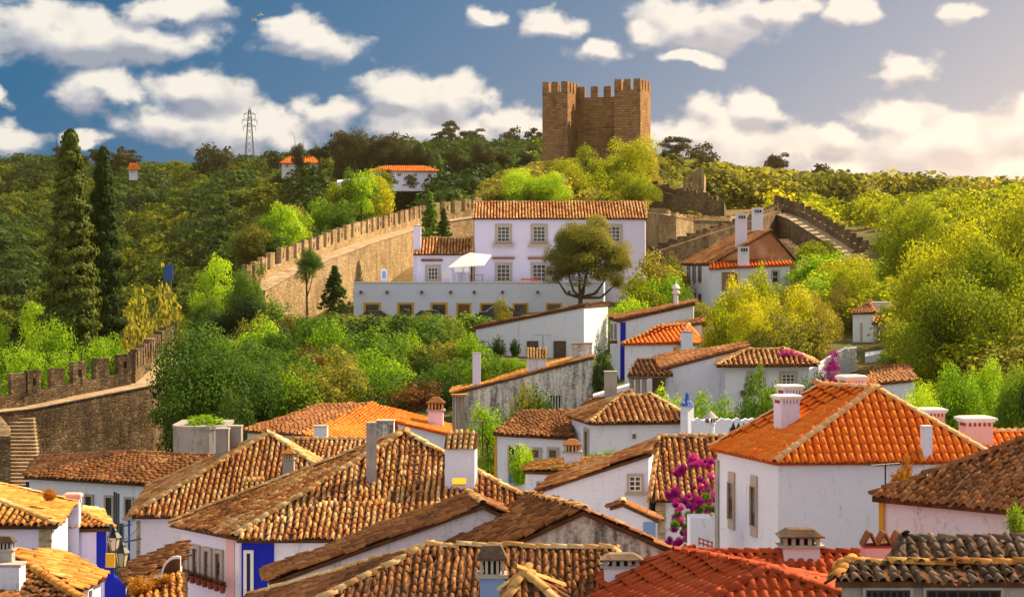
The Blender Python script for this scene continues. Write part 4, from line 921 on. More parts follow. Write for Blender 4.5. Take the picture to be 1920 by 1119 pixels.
for x in (944, 1011):
    h.win(0, x - 12, 496, x + 12, 527, 0, 'frame_stone', 0.22, (2, 3), sill=False)
    q, u, n, hw, hh = h.rect(0, x - 21, 482, x + 21, 486); MB().box(q + n * 0.12, hw, 0.14, hh, u, n).build('eyebrow_hood', M['tile_brown'], h.root)
h.win(0, 803, 502, 821, 524, 1, 'frame_stone', 0.3, (2, 2)); q, u, n, hw, hh = h.rect(0, 790, 486, 830, 490, 1); MB().box(q + n * 0.12, hw, 0.14, hh, u, n).build('eyebrow_hood', M['tile_brown'], h.root)
h.chimney(775, 423, 789, 480, 187.6, 'plain', 'white_pink', 1.0, top='vent_red', sink=4)
h.win(0, 966, 505, 966.1, 506, 0, fw=0, bars=(0, 0), sill=False) if False else None
# terrace
ta = P(663, 530, 178); zt = ta[2] - CZ
t = rootm('terrace', P(900, 600, 182), 'long shade-tinted white terrace block with ochre framed windows and drain spouts', 'terrace')
ins = [XZ(663, 178, zt), XZ(1132, 178, zt), XZ(1135, 187.5, zt), XZ(668, 187.5, zt)]
MB().drop(ins, CZ - 12).build('terrace_wall', M['white_in_shade'], t)
cp = MB(); cp.box((ins[0] + ins[1]) / 2 + [0, 0.12, 0.04], np.linalg.norm(ins[1] - ins[0]) / 2 + 0.05, 0.2, 0.05); cp.build('coping', M['frame_white'], t)
H2 = House.__new__(House); H2.root = t; H2.org = np.array(t['org']); H2.vols = [(ins, None, None, ins, 'white')]
for x0, x1, y1 in ((686, 710, 602), (749, 772, 602), (811, 835, 604)): H2.win(0, x0, 571, x1, y1, 0, 'frame_ochre', 0.2, (1, 1), 'frame_brown', False)
H2.win(0, 859, 571, 880, 606, 0, 'frame_ochre', 0.16, (0, 0), sill=False, pane='wood', door=True)
for x0, x1 in ((903, 927), (965, 987), (1027, 1050)): H2.win(0, x0, 571, x1, 590, 0, 'frame_ochre', 0.16, (1, 0), 'frame_brown', False)
for x in (677, 726, 791, 845, 889, 942, 1008, 1067, 1117):
    q, u, n, hw, hh = H2.rect(0, x - 2.4, 545, x + 2.4, 550); MB().box(q + n * 0.15, hw, 0.2, hh, u, n).build('drain_spout', M['wood'], t)
# ------------------------------------------------------------------ stone walls and castle
def rough_box(mb, c, hx, hy, hz, ux, uy, rg, k=0.03):
    b0 = len(mb.v); mb.box(c, hx, hy, hz, ux, uy)
    for i in range(b0, len(mb.v)): mb.v[i] = mb.v[i] + rg.normal(0, k, 3)
def stone_wall(name, label, segs, mat='stone', width=2.2, par_h=0.8, par_t=0.45, mer_w=0.9, mer_h=1.1, gap=0.65, zb=None, path=True, slot=0.45):
    """segs: list of inner-edge polylines [p0,p1,...]; the parapet stands on the side away from the viewer"""
    pts = segs; rg = np.random.default_rng(len(label)); c = sum(pts) / len(pts); org = np.array([c[0], c[1], min(p[2] for p in pts) - 6]); t = rootm(name, org, label, 'wall')
    nrmls = []
    for a, b in zip(pts[:-1], pts[1:]):
        u = nrm((b - a) * [1, 1, 0]); n = np.array([-u[1], u[0], 0])
        if n @ ((a + b) / 2 * [1, 1, 0]) < 0: n = -n
        nrmls.append((u, n))
    on = [nrmls[0][1]] + [nrm(nrmls[i][1] + nrmls[i + 1][1]) / max(0.4, math.sqrt((1 + nrmls[i][1] @ nrmls[i + 1][1]) / 2)) for i in range(len(nrmls) - 1)] + [nrmls[-1][1]]
    body = MB(); walk = MB(); par = MB()
    for i, (a, b) in enumerate(zip(pts[:-1], pts[1:])):
        u, n = nrmls[i]; ao = a + on[i] * width; bo = b + on[i + 1] * width
        zlow = (min(a[2], b[2]) - 9) if zb is None else CZ + zb
        K = max(2, int(np.linalg.norm(b - a) / 2.5)); up = []
        for k in range(K):
            f0, f1 = k / K, (k + 1) / K; q = [a + (b - a) * f0, a + (b - a) * f1, ao + (bo - ao) * f1, ao + (bo - ao) * f0]
            body.drop(q, zlow)
            if path: walk.prism([q[0] + ZAX * 0.03 - n * 0.06, q[1] + ZAX * 0.03 - n * 0.06, q[2] + ZAX * 0.03, q[3] + ZAX * 0.03], (0, 0, 0.05 + 0.03 * rg.random()))
        L = np.linalg.norm(bo - ao); d = (bo - ao) / L; dz = d[2]; dh = nrm(d * [1, 1, 0]); inn = -on[i] * par_t / 2
        par.prism([ao, bo, bo + ZAX * par_h, ao + ZAX * par_h], -n * par_t)
        s = 0.25; j = 0
        while s < L - mer_w * 0.6:
            m = ao + d * (s + mer_w / 2) - n * par_t / 2; hh = mer_h * rg.uniform(0.92, 1.06)
            mb = MB(); zc = m[2] + par_h + hh / 2 - 0.05 + 0.0
            if slot and j % 2 == 0 and mer_w > 0.6:      # arrow slit: two cheeks, a lintel and a low block
                kx = mer_w * 0.36
                for sg in (-1, 1): rough_box(mb, [m[0] + dh[0] * sg * (mer_w / 2 - kx / 2), m[1] + dh[1] * sg * (mer_w / 2 - kx / 2), zc], kx / 2, par_t * 0.52, hh / 2 + 0.1, dh, n, rg, 0.015)
                rough_box(mb, [m[0], m[1], zc + hh * 0.34], mer_w / 2 - kx + 0.03, par_t * 0.50, hh * 0.15, dh, n, rg, 0.01); rough_box(mb, [m[0], m[1], zc - hh * 0.36], mer_w / 2 - kx + 0.03, par_t * 0.50, hh * 0.20, dh, n, rg, 0.01)
            else: rough_box(mb, [m[0], m[1], zc], mer_w / 2, par_t * 0.52, hh / 2 + 0.1, dh, n, rg, 0.03)
            mb.build('merlon', M[mat], t); s += (mer_w + gap) * rg.uniform(0.96, 1.04); j += 1
    body.build('wall_face', M[mat], t); par.build('parapet', M[mat], t)
    if path: walk.build('wall_walk', M['path'], t)
    return t
stone_wall('town_wall', 'dark battlemented town wall with a bend and pale wall walk beside the staircase', [P(-110, 786, 109), P(62, 767, 112.5), P(288, 723, 118), P(345, 668, 140), P(362, 652, 152)], 'stone', 1.7, 0.85, 0.5, 0.88, 1.15, 0.66, zb=-15)
stone_wall('town_wall', 'sunlit golden town wall climbing to the castle with a long row of merlons', [P(497, 546, 172), P(560, 510, 179), P(700, 457, 196), P(818, 420, 216), P(935, 402, 223)], 'stone_pale', 2.4, 0.75, 0.5, 1.0, 1.35, 0.72, zb=-9)
# staircase at the left wall
t = rootm('wall_staircase', P(30, 910, 104), 'stone staircase of many shallow steps against the dark town wall', 'staircase')
for i in range(19):
    f = i / 18; px0, px1 = 4 + 14 * f, 62 + 14 * f; py = 786 + 124 * f; D = 112 - 7.5 * f; a = P(px0 - 26, py, D); b = P(px1, py, D)
    MB().box([(a[0] + b[0]) / 2, D + 0.24, a[2] - 0.9], (b[0] - a[0]) / 2, 0.26, 0.9 + 0.002 * i).build('step', M['stone_step'], t)
    if i % 1 == 0: MB().box([(a[0] + b[0]) / 2, D + 0.22, a[2] + 0.02], (b[0] - a[0]) / 2 + 0.03, 0.27, 0.035).build('tread', M['path'], t)
w = MB(); w.drop([P(-70, 812, 104), P(20, 818, 104), P(20, 802, 108), P(-6, 772, 111), P(-70, 765, 111)], CZ - 14); single(w, 'stair_buttress', M['stone'], 'dark stone buttress flanking the wall staircase', 'buttress')
w = MB(); c = P(372, 800, 96); nseg = 14
ring = [c + np.array([math.cos(a) * 1.25, math.sin(a) * 1.25, 0]) for a in np.linspace(math.pi, 2 * math.pi, nseg)] + [c + np.array([1.3, 3, 0]), c + np.array([-1.3, 3, 0])]
w.drop(ring, CZ - 13); w.drop([p + [0, 0, 0.12] for p in [c + (q - c) * 1.03 for q in ring]], c[2] - 0.05); single(w, 'round_planter_wall', M['grey_render'], 'curved grey rendered retaining wall topped with grass below the big dark tree', 'wall')

def crenels(t, a, b, n, z, mer_w, mer_h, gap, thick, mat, rg, par=0.5):
    a = np.asarray(a, float); b = np.asarray(b, float); L = np.linalg.norm(b - a); d = (b - a) / L
    k = max(2, int(round((L + gap) / (mer_w + gap)))); st = (L - mer_w) / (k - 1) if k > 1 else L
    MB().prism([[a[0], a[1], z], [b[0], b[1], z], [b[0], b[1], z + par], [a[0], a[1], z + par]], n * -thick).build('parapet', M[mat], t)
    for i in range(k):
        m = a + d * (mer_w / 2 + i * st) - n * thick / 2; mb = MB(); rough_box(mb, [m[0], m[1], z + par + mer_h / 2 - 0.04], mer_w / 2, thick / 2 - 0.01 + 0.015, mer_h / 2 + 0.04, d, n, rg, 0.02); mb.build('merlon', M[mat], t)
# the keep
phi = math.radians(19); fx = np.array([math.cos(phi), -math.sin(phi), 0]); bk = np.array([math.sin(phi), math.cos(phi), 0]); rg = np.random.default_rng(5)
s_ = 270 / F; kz = P(0, 176, 270)[2]; o0 = P(1017, 176, 272); o0[2] = 0
t = rootm('castle_keep', [P(1120, 0, 272)[0], 274, CZ + 10], 'brown stone castle keep with two square battlemented corner turrets', 'castle')
def kbox(name, x, y, wx, wy, z1, z0=CZ + 6, mat='stone_keep'):
    c = o0 + fx * (x + wx / 2) + bk * (y + wy / 2); return MB().box([c[0], c[1], (z1 + z0) / 2], wx / 2, wy / 2, (z1 - z0) / 2, fx, bk).build(name, M[mat], t)
LW = 14.4
kbox('corner_turret', 0, 0, 3.75, 5.6, kz + 0.0); kbox('corner_turret', LW - 3.75, 0, 3.75, 5.6, kz + 0.05)
kbox('curtain', 3.75, 4.9, LW - 7.5, 6.5, kz - 0.95); kbox('string_course', 3.75, 4.82, LW - 7.5, 0.3, kz - 4.3, kz - 4.45)
kbox('rear_turret', 0.6, 9, 3.0, 3.0, kz - 0.2)
def ring_cren(x, y, wx, wy, z, mh, par):
    for (ax, ay, bx_, by, nn) in ((x, y, x + wx, y, -bk), (x + wx, y, x + wx, y + wy, fx), (x, y + wy, x + wx, y + wy, bk), (x, y, x, y + wy, -fx)):
        crenels(t, o0 + fx * ax + bk * ay, o0 + fx * bx_ + bk * by, nn, z, 0.95, mh, 0.45, 0.5, 'stone_keep', rg, par)
ring_cren(0, 0, 3.75, 5.6, kz, 1.5, 0.35); ring_cren(LW - 3.75, 0, 3.75, 5.6, kz + 0.05, 1.5, 0.35)
crenels(t, o0 + fx * 3.75 + bk * 4.9, o0 + fx * (LW - 3.75) + bk * 4.9, -bk, kz - 0.95, 1.05, 1.55, 0.95, 0.5, 'stone_keep', rg, 0.85)
# castle outworks on the right
stone_wall('castle_wall', 'shaded castle curtain wall stepping down beside the keep', [P(1212, 352, 248), P(1260, 364, 246), P(1358, 378, 244), P(1362, 392, 256)], 'stone', 1.5, 0.7, 0.5, 1.0, 0.25, 0.6, zb=2, path=False, slot=0)
stone_wall('castle_bastion', 'rounded golden castle bastion wall beside the lavender house', [P(1200, 400, 226), P(1236, 402, 219), P(1268, 408, 217), P(1300, 414, 222), P(1380, 416, 226), P(1440, 404, 232)], 'stone_pale', 1.5, 0.5, 0.5, 1.0, 0.1, 0.3, zb=-4, path=True, slot=0)
stone_wall('castle_wall', 'low brown castle rampart sloping behind the tall white chimneys', [P(1225, 474, 202), P(1330, 440, 206), P(1420, 412, 212), P(1470, 392, 222)], 'stone', 1.2, 0.4, 0.5, 1.0, 0.1, 0.3, zb=-5, path=False, slot=0)
stone_wall('castle_wall', 'battlemented rampart descending the hillside behind the big golden trees', [P(1425, 392, 226), P(1480, 412, 214), P(1540, 450, 203), P(1600, 488, 193), P(1680, 512, 186), P(1800, 505, 190)], 'stone', 2.2, 0.8, 0.5, 0.9, 0.8, 1.0, zb=-5, slot=0)
t = rootm('watch_turret', P(1312, 372, 256), 'small broken battlemented turret near the castle keep', 'turret')
c = P(1312, 330, 256); MB().box([c[0], c[1] + 1, CZ + 7 + (c[2] - CZ - 7) / 2], 0.75, 1.0, (c[2] - CZ - 7) / 2, (1, -0.3, 0)).build('turret_shaft', M['stone_pale'], t)
for i in range(5): q = P(1284 + 8.2 * i, 338 - 5 * i, 257.5 - 0.35 * i); MB().box(q - [0, 0, 1.2], 0.19, 0.5, 1.6).build('merlon', M['stone_pale'], t)
w = MB(); w.drop([P(1240, 365, 258), P(1300, 350, 257.5), P(1300, 346, 260), P(1240, 360, 260)], CZ + 4); single(w, 'turret_curtain', M['stone'], 'ruined stone curtain leading up to the small broken turret', 'wall')
t = rootm('rampart_staircase', P(1570, 540, 178), 'long worn stone steps climbing the rampart beside the tall white chimneys', 'staircase')
for i in range(22):
    f = i / 21; px = 1462 + 118 * f; py = 448 + 84 * f; D = 200 - 22 * f; q = P(px, py, D); MB().box(q - [0, 0, 2.0], 0.9, 0.55, 2.0, nrm([0.5, -0.8, 0])).build('step', M['path' if i % 2 else 'stone_step'], t)
# ------------------------------------------------------------------ small white tower house and walls on the right
h = House('turret_house', 'tiny white house with arched slit window and tiled porch among golden trees', P(1630, 640, 130))
z = P(1597, 586, 130)[2] - CZ
h.vol([P(1596, 587, 131), P(1640, 586, 129), XZ(1652, 133, z), XZ(1606, 134, z)], [P(1630, 568, 131.5)], [[0, 1, 4], [1, 2, 4], [2, 3, 4], [3, 0, 4]], 'tile_brown', 'white', pitch=0.28, oh=0.1, zb=-7)
h.vol([P(1634, 606, 128), P(1688, 603, 128), P(1688, 588, 131), P(1636, 590, 131)], (), None, 'tile_old', 'white', pitch=0.28, oh=0.1, body_wall=False, wname='porch_rafters', rname='porch_roof')
h.chimney(1632, 566, 1684, 590, 131.5, 'plain', 'white', 0.5, sink=1)
for x in (1640, 1654): MB().box(P(x, 632, 128.4), 0.12, 0.12, 1.0).build('porch_post', M['white_warm'], h.root)
h.band(0, 1613, 1617, 605, 640, 'frame_stone', 0, 'slit_window')
w = MB(); w.drop([P(1500, 702, 112), P(1535, 684, 112), P(1565, 664, 114), P(1585, 654, 116), P(1606, 652, 118), P(1606, 650, 119), P(1584, 651, 117), P(1563, 661, 115), P(1533, 681, 113), P(1500, 698, 113)], CZ - 9); single(w, 'garden_wall', M['white'], 'white garden wall rising past the magenta bougainvillea', 'wall')
w = MB(); w.drop([P(1622, 668, 120), P(1660, 660, 120), P(1662, 655, 123), P(1622, 660, 123)], CZ - 8); single(w, 'white_plinth', M['white'], 'plain white plinth block below the tiny turret house', 'plinth')
h = House('sunken_house', 'brown roofed white outbuilding half hidden between bougainvillea and the orange hipped roof', P(1670, 710, 100))
h.vol([P(1615, 722, 98), P(1720, 712, 98), P(1700, 684, 103), P(1640, 690, 103)], (), None, 'tile_brown', 'white', pitch=0.27, oh=0.1, jit=1.2)
# white boundary wall under the porch house
w = MB(); w.drop([P(1112, 742, 98), P(1180, 722, 98), P(1180, 718, 100), P(1112, 738, 100)], CZ - 12); single(w, 'white_boundary_wall', M['white_warm'], 'short white boundary wall between the grey streaked wall and the columned porch', 'wall')

# ------------------------------------------------------------------ terrace things
t = rootm('sun_umbrella', P(862, 529, 181), 'large square white sun umbrella on the terrace', 'umbrella')
top = P(880, 474, 181.5); cs = [P(840, 501, 180), P(907, 497, 180), P(921, 478, 183), P(866, 480, 183)]
cn = MB(); cn.add(cs + [top] + [q - [0, 0, 0.06] for q in cs] + [top - [0, 0, 0.06]], [(0, 1, 4), (1, 2, 4), (2, 3, 4), (3, 0, 4), (6, 5, 9), (7, 6, 9), (8, 7, 9), (5, 8, 9), (0, 5, 6, 1), (1, 6, 7, 2), (2, 7, 8, 3), (3, 8, 5, 0)]); cn.build('canopy', M['canvas'], t)
MB().tube(P(863, 531, 181.5), top - [0.2, 0, 0.05], 0.04).build('pole', M['wood_grey'], t)
for q in cs: MB().tube(top - [0.1, 0, 0.5], q - [0, 0, 0.05], 0.015, n=5).build('rib', M['wood_grey'], t)
def furniture(name, label, cat, px, D, boxes, mat):
    base = XZ(px, D, zt + 0.0); t = rootm(name, base, label, cat)
    for nm, dx, dy, dz, hx, hy, hz, mm in boxes: MB().box(base + [dx, dy, dz], hx, hy, hz).build(nm, M[mm or mat], t)
lg = lambda w, d, h: [('leg', sx * w, sy * d, h / 2, 0.03, 0.03, h / 2, None) for sx in (-1, 1) for sy in (-1, 1)]
furniture('garden_table', 'dark low table on the terrace beside the umbrella pole', 'table', 893, 182, [('table_top', 0, 0, 0.72, 0.7, 0.4, 0.03, None)] + lg(0.6, 0.32, 0.7), 'wood')
furniture('slatted_chair', 'white slatted chair on the terrace near the wing window', 'chair', 838, 182, [('seat', 0, 0, 0.42, 0.4, 0.35, 0.03, None)] + [('back_slat', 0, 0.3, 0.55 + 0.16 * i, 0.42, 0.03, 0.05, None) for i in range(4)] + lg(0.36, 0.3, 0.42), 'frame_white')
furniture('water_tank', 'cream wall cabinet on the terrace below the umbrella', 'cabinet', 866, 186.6, [('cabinet_body', 0, 0, 1.35, 0.75, 0.2, 0.42, None), ('cabinet_door', -0.37, -0.22, 1.35, 0.33, 0.02, 0.36, 'canvas'), ('cabinet_door', 0.37, -0.22, 1.35, 0.33, 0.02, 0.36, 'canvas'), ('shelf_leg', -0.5, 0, 0.46, 0.05, 0.05, 0.47, None), ('shelf_leg', 0.5, 0, 0.46, 0.05, 0.05, 0.47, None)], 'frame_white')
furniture('red_lounger', 'low red lounger on the terrace in front of the paned doors', 'lounger', 993, 181.5, [('seat', 0, 0, 0.30, 0.85, 0.3, 0.07, None), ('headrest', 0.8, 0, 0.42, 0.12, 0.3, 0.1, None)] + lg(0.7, 0.22, 0.28), 'red_paint')
t = rootm('garden_shrine', P(720, 529, 186), 'small white round topped garden shrine on the terrace by the golden wall', 'shrine')
c = P(720, 529, 186); po = [c + np.array([math.cos(a) * 0.3, 0, 1.0 + math.sin(a) * 0.35]) for a in np.linspace(0, math.pi, 9)] + [c + [-0.3, 0, 0], c + [0.3, 0, 0]]; MB().prism(po, (0, 0.35, 0)).build('shrine_body', M['white'], t)
po = [c + np.array([math.cos(a) * 0.17, -0.02, 0.85 + math.sin(a) * 0.25]) for a in np.linspace(0, math.pi, 9)] + [c + [-0.17, -0.02, 0.4], c + [0.17, -0.02, 0.4]]; MB().prism(po, (0, 0.05, 0)).build('shrine_niche', M['blue_pale'], t)
# parked cars half hidden by the hedge
def car(px, py, D, mat, label, yaw=0.0):
    c = P(px, py, D); t = rootm('parked_car', c, label, 'car', 'cars parked below the terrace')
    u = np.array([math.cos(yaw), math.sin(yaw), 0]); v = np.array([-u[1], u[0], 0])
    prof = [(-2.0, .35), (-2.05, .75), (-1.75, .92), (-1.1, .98), (-.55, 1.42), (.75, 1.46), (1.45, 1.0), (2.0, .9), (2.05, .4)]
    MB().prism([c + u * x + ZAX * z - v * .82 for x, z in prof], v * 1.64).build('body', M[mat], t)
    gl = [(-.98, 1.0), (-.5, 1.37), (.7, 1.40), (1.28, 1.02)]
    for sg in (-1, 1): MB().prism([c + u * x + ZAX * z + v * (sg * .82) for x, z in gl], v * sg * 0.02).build('side_window', M['glass'], t)
    for x in (-1.3, 1.3):
        for sg in (-1, 1):
            wl = MB().tube(c + u * x + v * sg * .62 + ZAX * .33, c + u * x + v * sg * .86 + ZAX * .33, .33, n=16).build('wheel', M['soot'], t); MB().tube(c + u * x + v * sg * .85 + ZAX * .33, c + u * x + v * sg * .88 + ZAX * .33, .2, n=12).build('rim', M['steel'], wl)
    for sg in (-1, 1): MB().box(c + u * 2.02 + v * sg * .6 + ZAX * .72, .04, .14, .07, u, v).build('headlight', M['frame_white'], t)
car(800, 611, 173, 'car_blue', 'blue car parked below the terrace beside the ochre door', 0.05); car(700, 612, 172, 'car_dark', 'black car parked below the terrace behind the red leaved shrub', -0.05); car(935, 604, 170, 'car_dark', 'dark car parked below the terrace behind the pale olive shrub', 0.1)

# ------------------------------------------------------------------ street lanterns, poles, pots
def lantern(px, py, D, label, s=1.0):
    c = P(px, py, D); t = rootm('street_lantern', c, label, 'lantern')
    MB().lathe(c, [(0.05 * s, 0), (0.16 * s, 0.08 * s)], 6).build('base', M['iron'], t); MB().lathe(c + [0, 0, .08 * s], [(0.13 * s, 0), (0.21 * s, 0.42 * s)], 6).build('lamp_glass', M['lamp_glass'], t)
    for i in range(6):
        a = i * math.pi / 3; MB().tube(c + [math.cos(a) * .135 * s, math.sin(a) * .135 * s, .08 * s], c + [math.cos(a) * .215 * s, math.sin(a) * .215 * s, .5 * s], 0.014 * s, n=5).build('glazing_rod', M['iron'], t)
    MB().lathe(c + [0, 0, .5 * s], [(0.25 * s, 0), (0.12 * s, 0.16 * s), (0.1 * s, 0.22 * s), (0.03 * s, 0.32 * s)], 6).build('hood', M['iron'], t)
    MB().tube(c + [0, 0, .8 * s], c + [0.45, 0.35, .86 * s], 0.022, n=6).build('bracket', M['iron'], t)
lantern(214, 1036, 58, 'iron street lantern hanging above the orange scarf in the lane', 0.95); lantern(229, 1066, 52, 'iron street lantern with cream glass low in the lane', 0.9)
t = rootm('flag_poles', P(219, 1100, 60), 'three dark folded flag poles standing upright in the lane', 'pole')
for i in range(3): MB().tube(P(214.5 + 4 * i, 1110, 60), P(214.5 + 4 * i, 921 + 2 * i, 60), 0.032, n=8).build('pole', M['iron_blue'], t)
w = MB(); w.box(P(219, 1040, 60.2), 0.22, 0.08, 1.0); single(w, 'closed_shutter', M['iron_blue'], 'dark teal closed shutter behind the flag poles', 'shutter')
w = MB(); w.drop([P(196, 1062, 55), P(213, 1062, 55), P(213, 1060, 56), P(196, 1060, 56)], CZ - 13); single(w, 'blue_pier', M['blue_paint'], 'cobalt blue wall pier at the mouth of the lane', 'pier')
w = MB(); w.box(P(207, 1050, 54.6), 0.13, 0.04, 0.2); single(w, 'orange_cloth', M['yellow_sheet'], 'small orange cloth hanging in the lane', 'cloth')
w = MB(); w.drop([P(215, 1082, 58), P(262, 1082, 58), P(262, 1080, 60), P(215, 1080, 60)], CZ - 13); single(w, 'lane_wall', M['white'], 'white lane wall with blue base under the lantern', 'wall')
w = MB(); w.drop([P(212, 1079, 57.8), P(232, 1092, 57.8), P(252, 1092, 57.8), P(252, 1088, 57.9), P(232, 1088, 57.9), P(212, 1075, 57.9)], CZ - 11.3); single(w, 'blue_skirting', M['blue_paint'], 'cobalt blue painted skirting along the white lane wall', 'skirting')

# ------------------------------------------------------------------ far things
def pylon():
    D = 610; c = P(468, 300, D); H_ = 95 * D / F; t = rootm('transmission_pylon', c, 'steel lattice transmission pylon on the far ridge', 'pylon'); r = 0.075
    lev = np.linspace(0, 1, 9); wid = lambda f: 1.45 * (1 - f) + 0.3 * f
    cr = lambda f: [c + [sx * wid(f), sy * wid(f), H_ * f] for sx, sy in ((-1, -1), (1, -1), (1, 1), (-1, 1))]
    for k in range(4): MB().tube(cr(0)[k], cr(1)[k], r, 0.1, 4).build('leg', M['iron'], t)
    br = MB()
    for a, b in zip(lev[:-1], lev[1:]):
        A, B = cr(a), cr(b)
        for k in range(4): br.tube(A[k], B[(k + 1) % 4], 0.045, n=3); br.tube(A[(k + 1) % 4], B[k], 0.045, n=3)
    br.build('bracing', M['iron'], t)
    for f, w_ in ((0.66, 2.0), (0.78, 2.4), (0.90, 1.8)):
        am = MB(); am.tube(c + [-w_, 0, H_ * f], c + [w_, 0, H_ * f], 0.08, n=4); am.tube(c + [-w_, 0, H_ * f], c + [0, 0, H_ * (f + 0.06)], 0.09, n=3); am.tube(c + [w_, 0, H_ * f], c + [0, 0, H_ * (f + 0.06)], 0.09, n=3); am.build('cross_arm', M['iron'], t)
        for sx in (-1, 1): MB().tube(c + [sx * w_, 0, H_ * f], c + [sx * w_, 0, H_ * f - 1.4], 0.09, n=5).build('insulator', M['steel'], t)
    MB().tube(c + [0, 0, H_], c + [0, 0, H_ * 1.05], 0.12, 0.05, 4).build('tip', M['iron'], t)
pylon()
t = rootm('blue_billboard', P(316, 545, 300), 'tall blue roadside billboard below the wooded hill', 'billboard')
MB().box(P(316, 511, 300), 0.68, 0.15, 1.25).build('panel', M['blue_gloss'], t)
for sx in (-0.4, 0.4): MB().tube(P(316, 524, 300.3) + [sx, 0, 0], P(316, 560, 300.3) + [sx, 0, 0], 0.07).build('post', M['steel'], t)
def farhouse(label, x0, x1, ye, yr, yb, D, roof='tile_orange', wall='white', wins=()):
    h = House('hill_house', label, P((x0 + x1) / 2, yb, D)); z = P(x0, ye, D)[2] - CZ; d = (x1 - x0) * D / F * 0.45; e = (x1 - x0) * 0.22
    h.vol([XZ(x0, D, z), XZ(x1, D, z), XZ(x1, D + d, z), XZ(x0, D + d, z)], [P(x0 + e, yr, D + d / 2), P(x1 - e, yr, D + d / 2)], [[0, 1, 5, 4], [1, 2, 5], [2, 3, 4, 5], [3, 0, 4]], roof, wall, pitch=0.38, expo=0.6, jit=0.3, oh=0.5, deck='deck_orange', ridge=roof, zb=P(x0, yb, D)[2] - CZ - 1.5)
    for (a, b, c_, d_) in wins: h.win(0, a, b, c_, d_, 0, 'frame_white', 0.1, (1, 0), sill=False)
farhouse('far red roofed bungalow on the wooded ridge beside dark pines', 524, 602, 306, 295, 322, 430, 'tile_orange', 'white_warm', ((535, 308, 541, 314), (560, 308, 566, 314), (585, 308, 590, 314)))
farhouse('long low pale far villa with orange hipped roof among tall pines', 690, 824, 321, 312, 344, 380, wins=((700, 325, 706, 331), (745, 325, 752, 331), (776, 325, 782, 331), (802, 325, 808, 331)))
farhouse('tiny far cottage with orange roof alone on the wooded ridge', 238, 262, 318, 309, 326, 470, wins=((246, 320, 250, 324),))
w = MB(); w.drop([P(632, 342, 372), P(700, 334, 372), P(700, 331, 378), P(632, 338, 378)], CZ + 8); single(w, 'villa_terrace', M['white'], 'long low white terrace wall in front of the pale far villa', 'wall')
def bird(px, py, yaw, label):
    c = P(px, py, 160); t = rootm('gull', c, label, 'bird', 'gulls flying high over the hill'); u = np.array([math.cos(yaw), math.sin(yaw) * .4, 0.1]); v = nrm(np.cross(ZAX, u))
    b = MB(); pr = [(-.28, .01), (-.18, .05), (0, .07), (.14, .05), (.2, .035), (.27, .01)]
    vs = []; fs = []
    for x, r in pr:
        for k in range(6): a = k * math.pi / 3; vs.append(c + nrm(u) * x + v * r * math.cos(a) + ZAX * r * math.sin(a))
    for i in range(5):
        for k in range(6): fs.append((i * 6 + k, i * 6 + (k + 1) % 6, i * 6 + 6 + (k + 1) % 6, i * 6 + 6 + k))
    b.add(vs, fs); b.build('body', M['feather'], t)
    for sg in (-1, 1):
        wg = MB(); q = [c + nrm(u) * .08, c + nrm(u) * .1 + v * sg * .3 + ZAX * .14, c + nrm(u) * -.06 + v * sg * .62 + ZAX * .06, c + nrm(u) * -.06 + v * sg * .3 + ZAX * .1, c - nrm(u) * .08]; wg.prism(q, (0, 0, 0.015)); wg.build('wing', M['feather'], t)
bird(488, 29, 0.4, 'pale gull with raised wings, the higher of two in the blue sky'); bird(477, 39, -0.3, 'pale gull with raised wings, the lower of two in the blue sky')
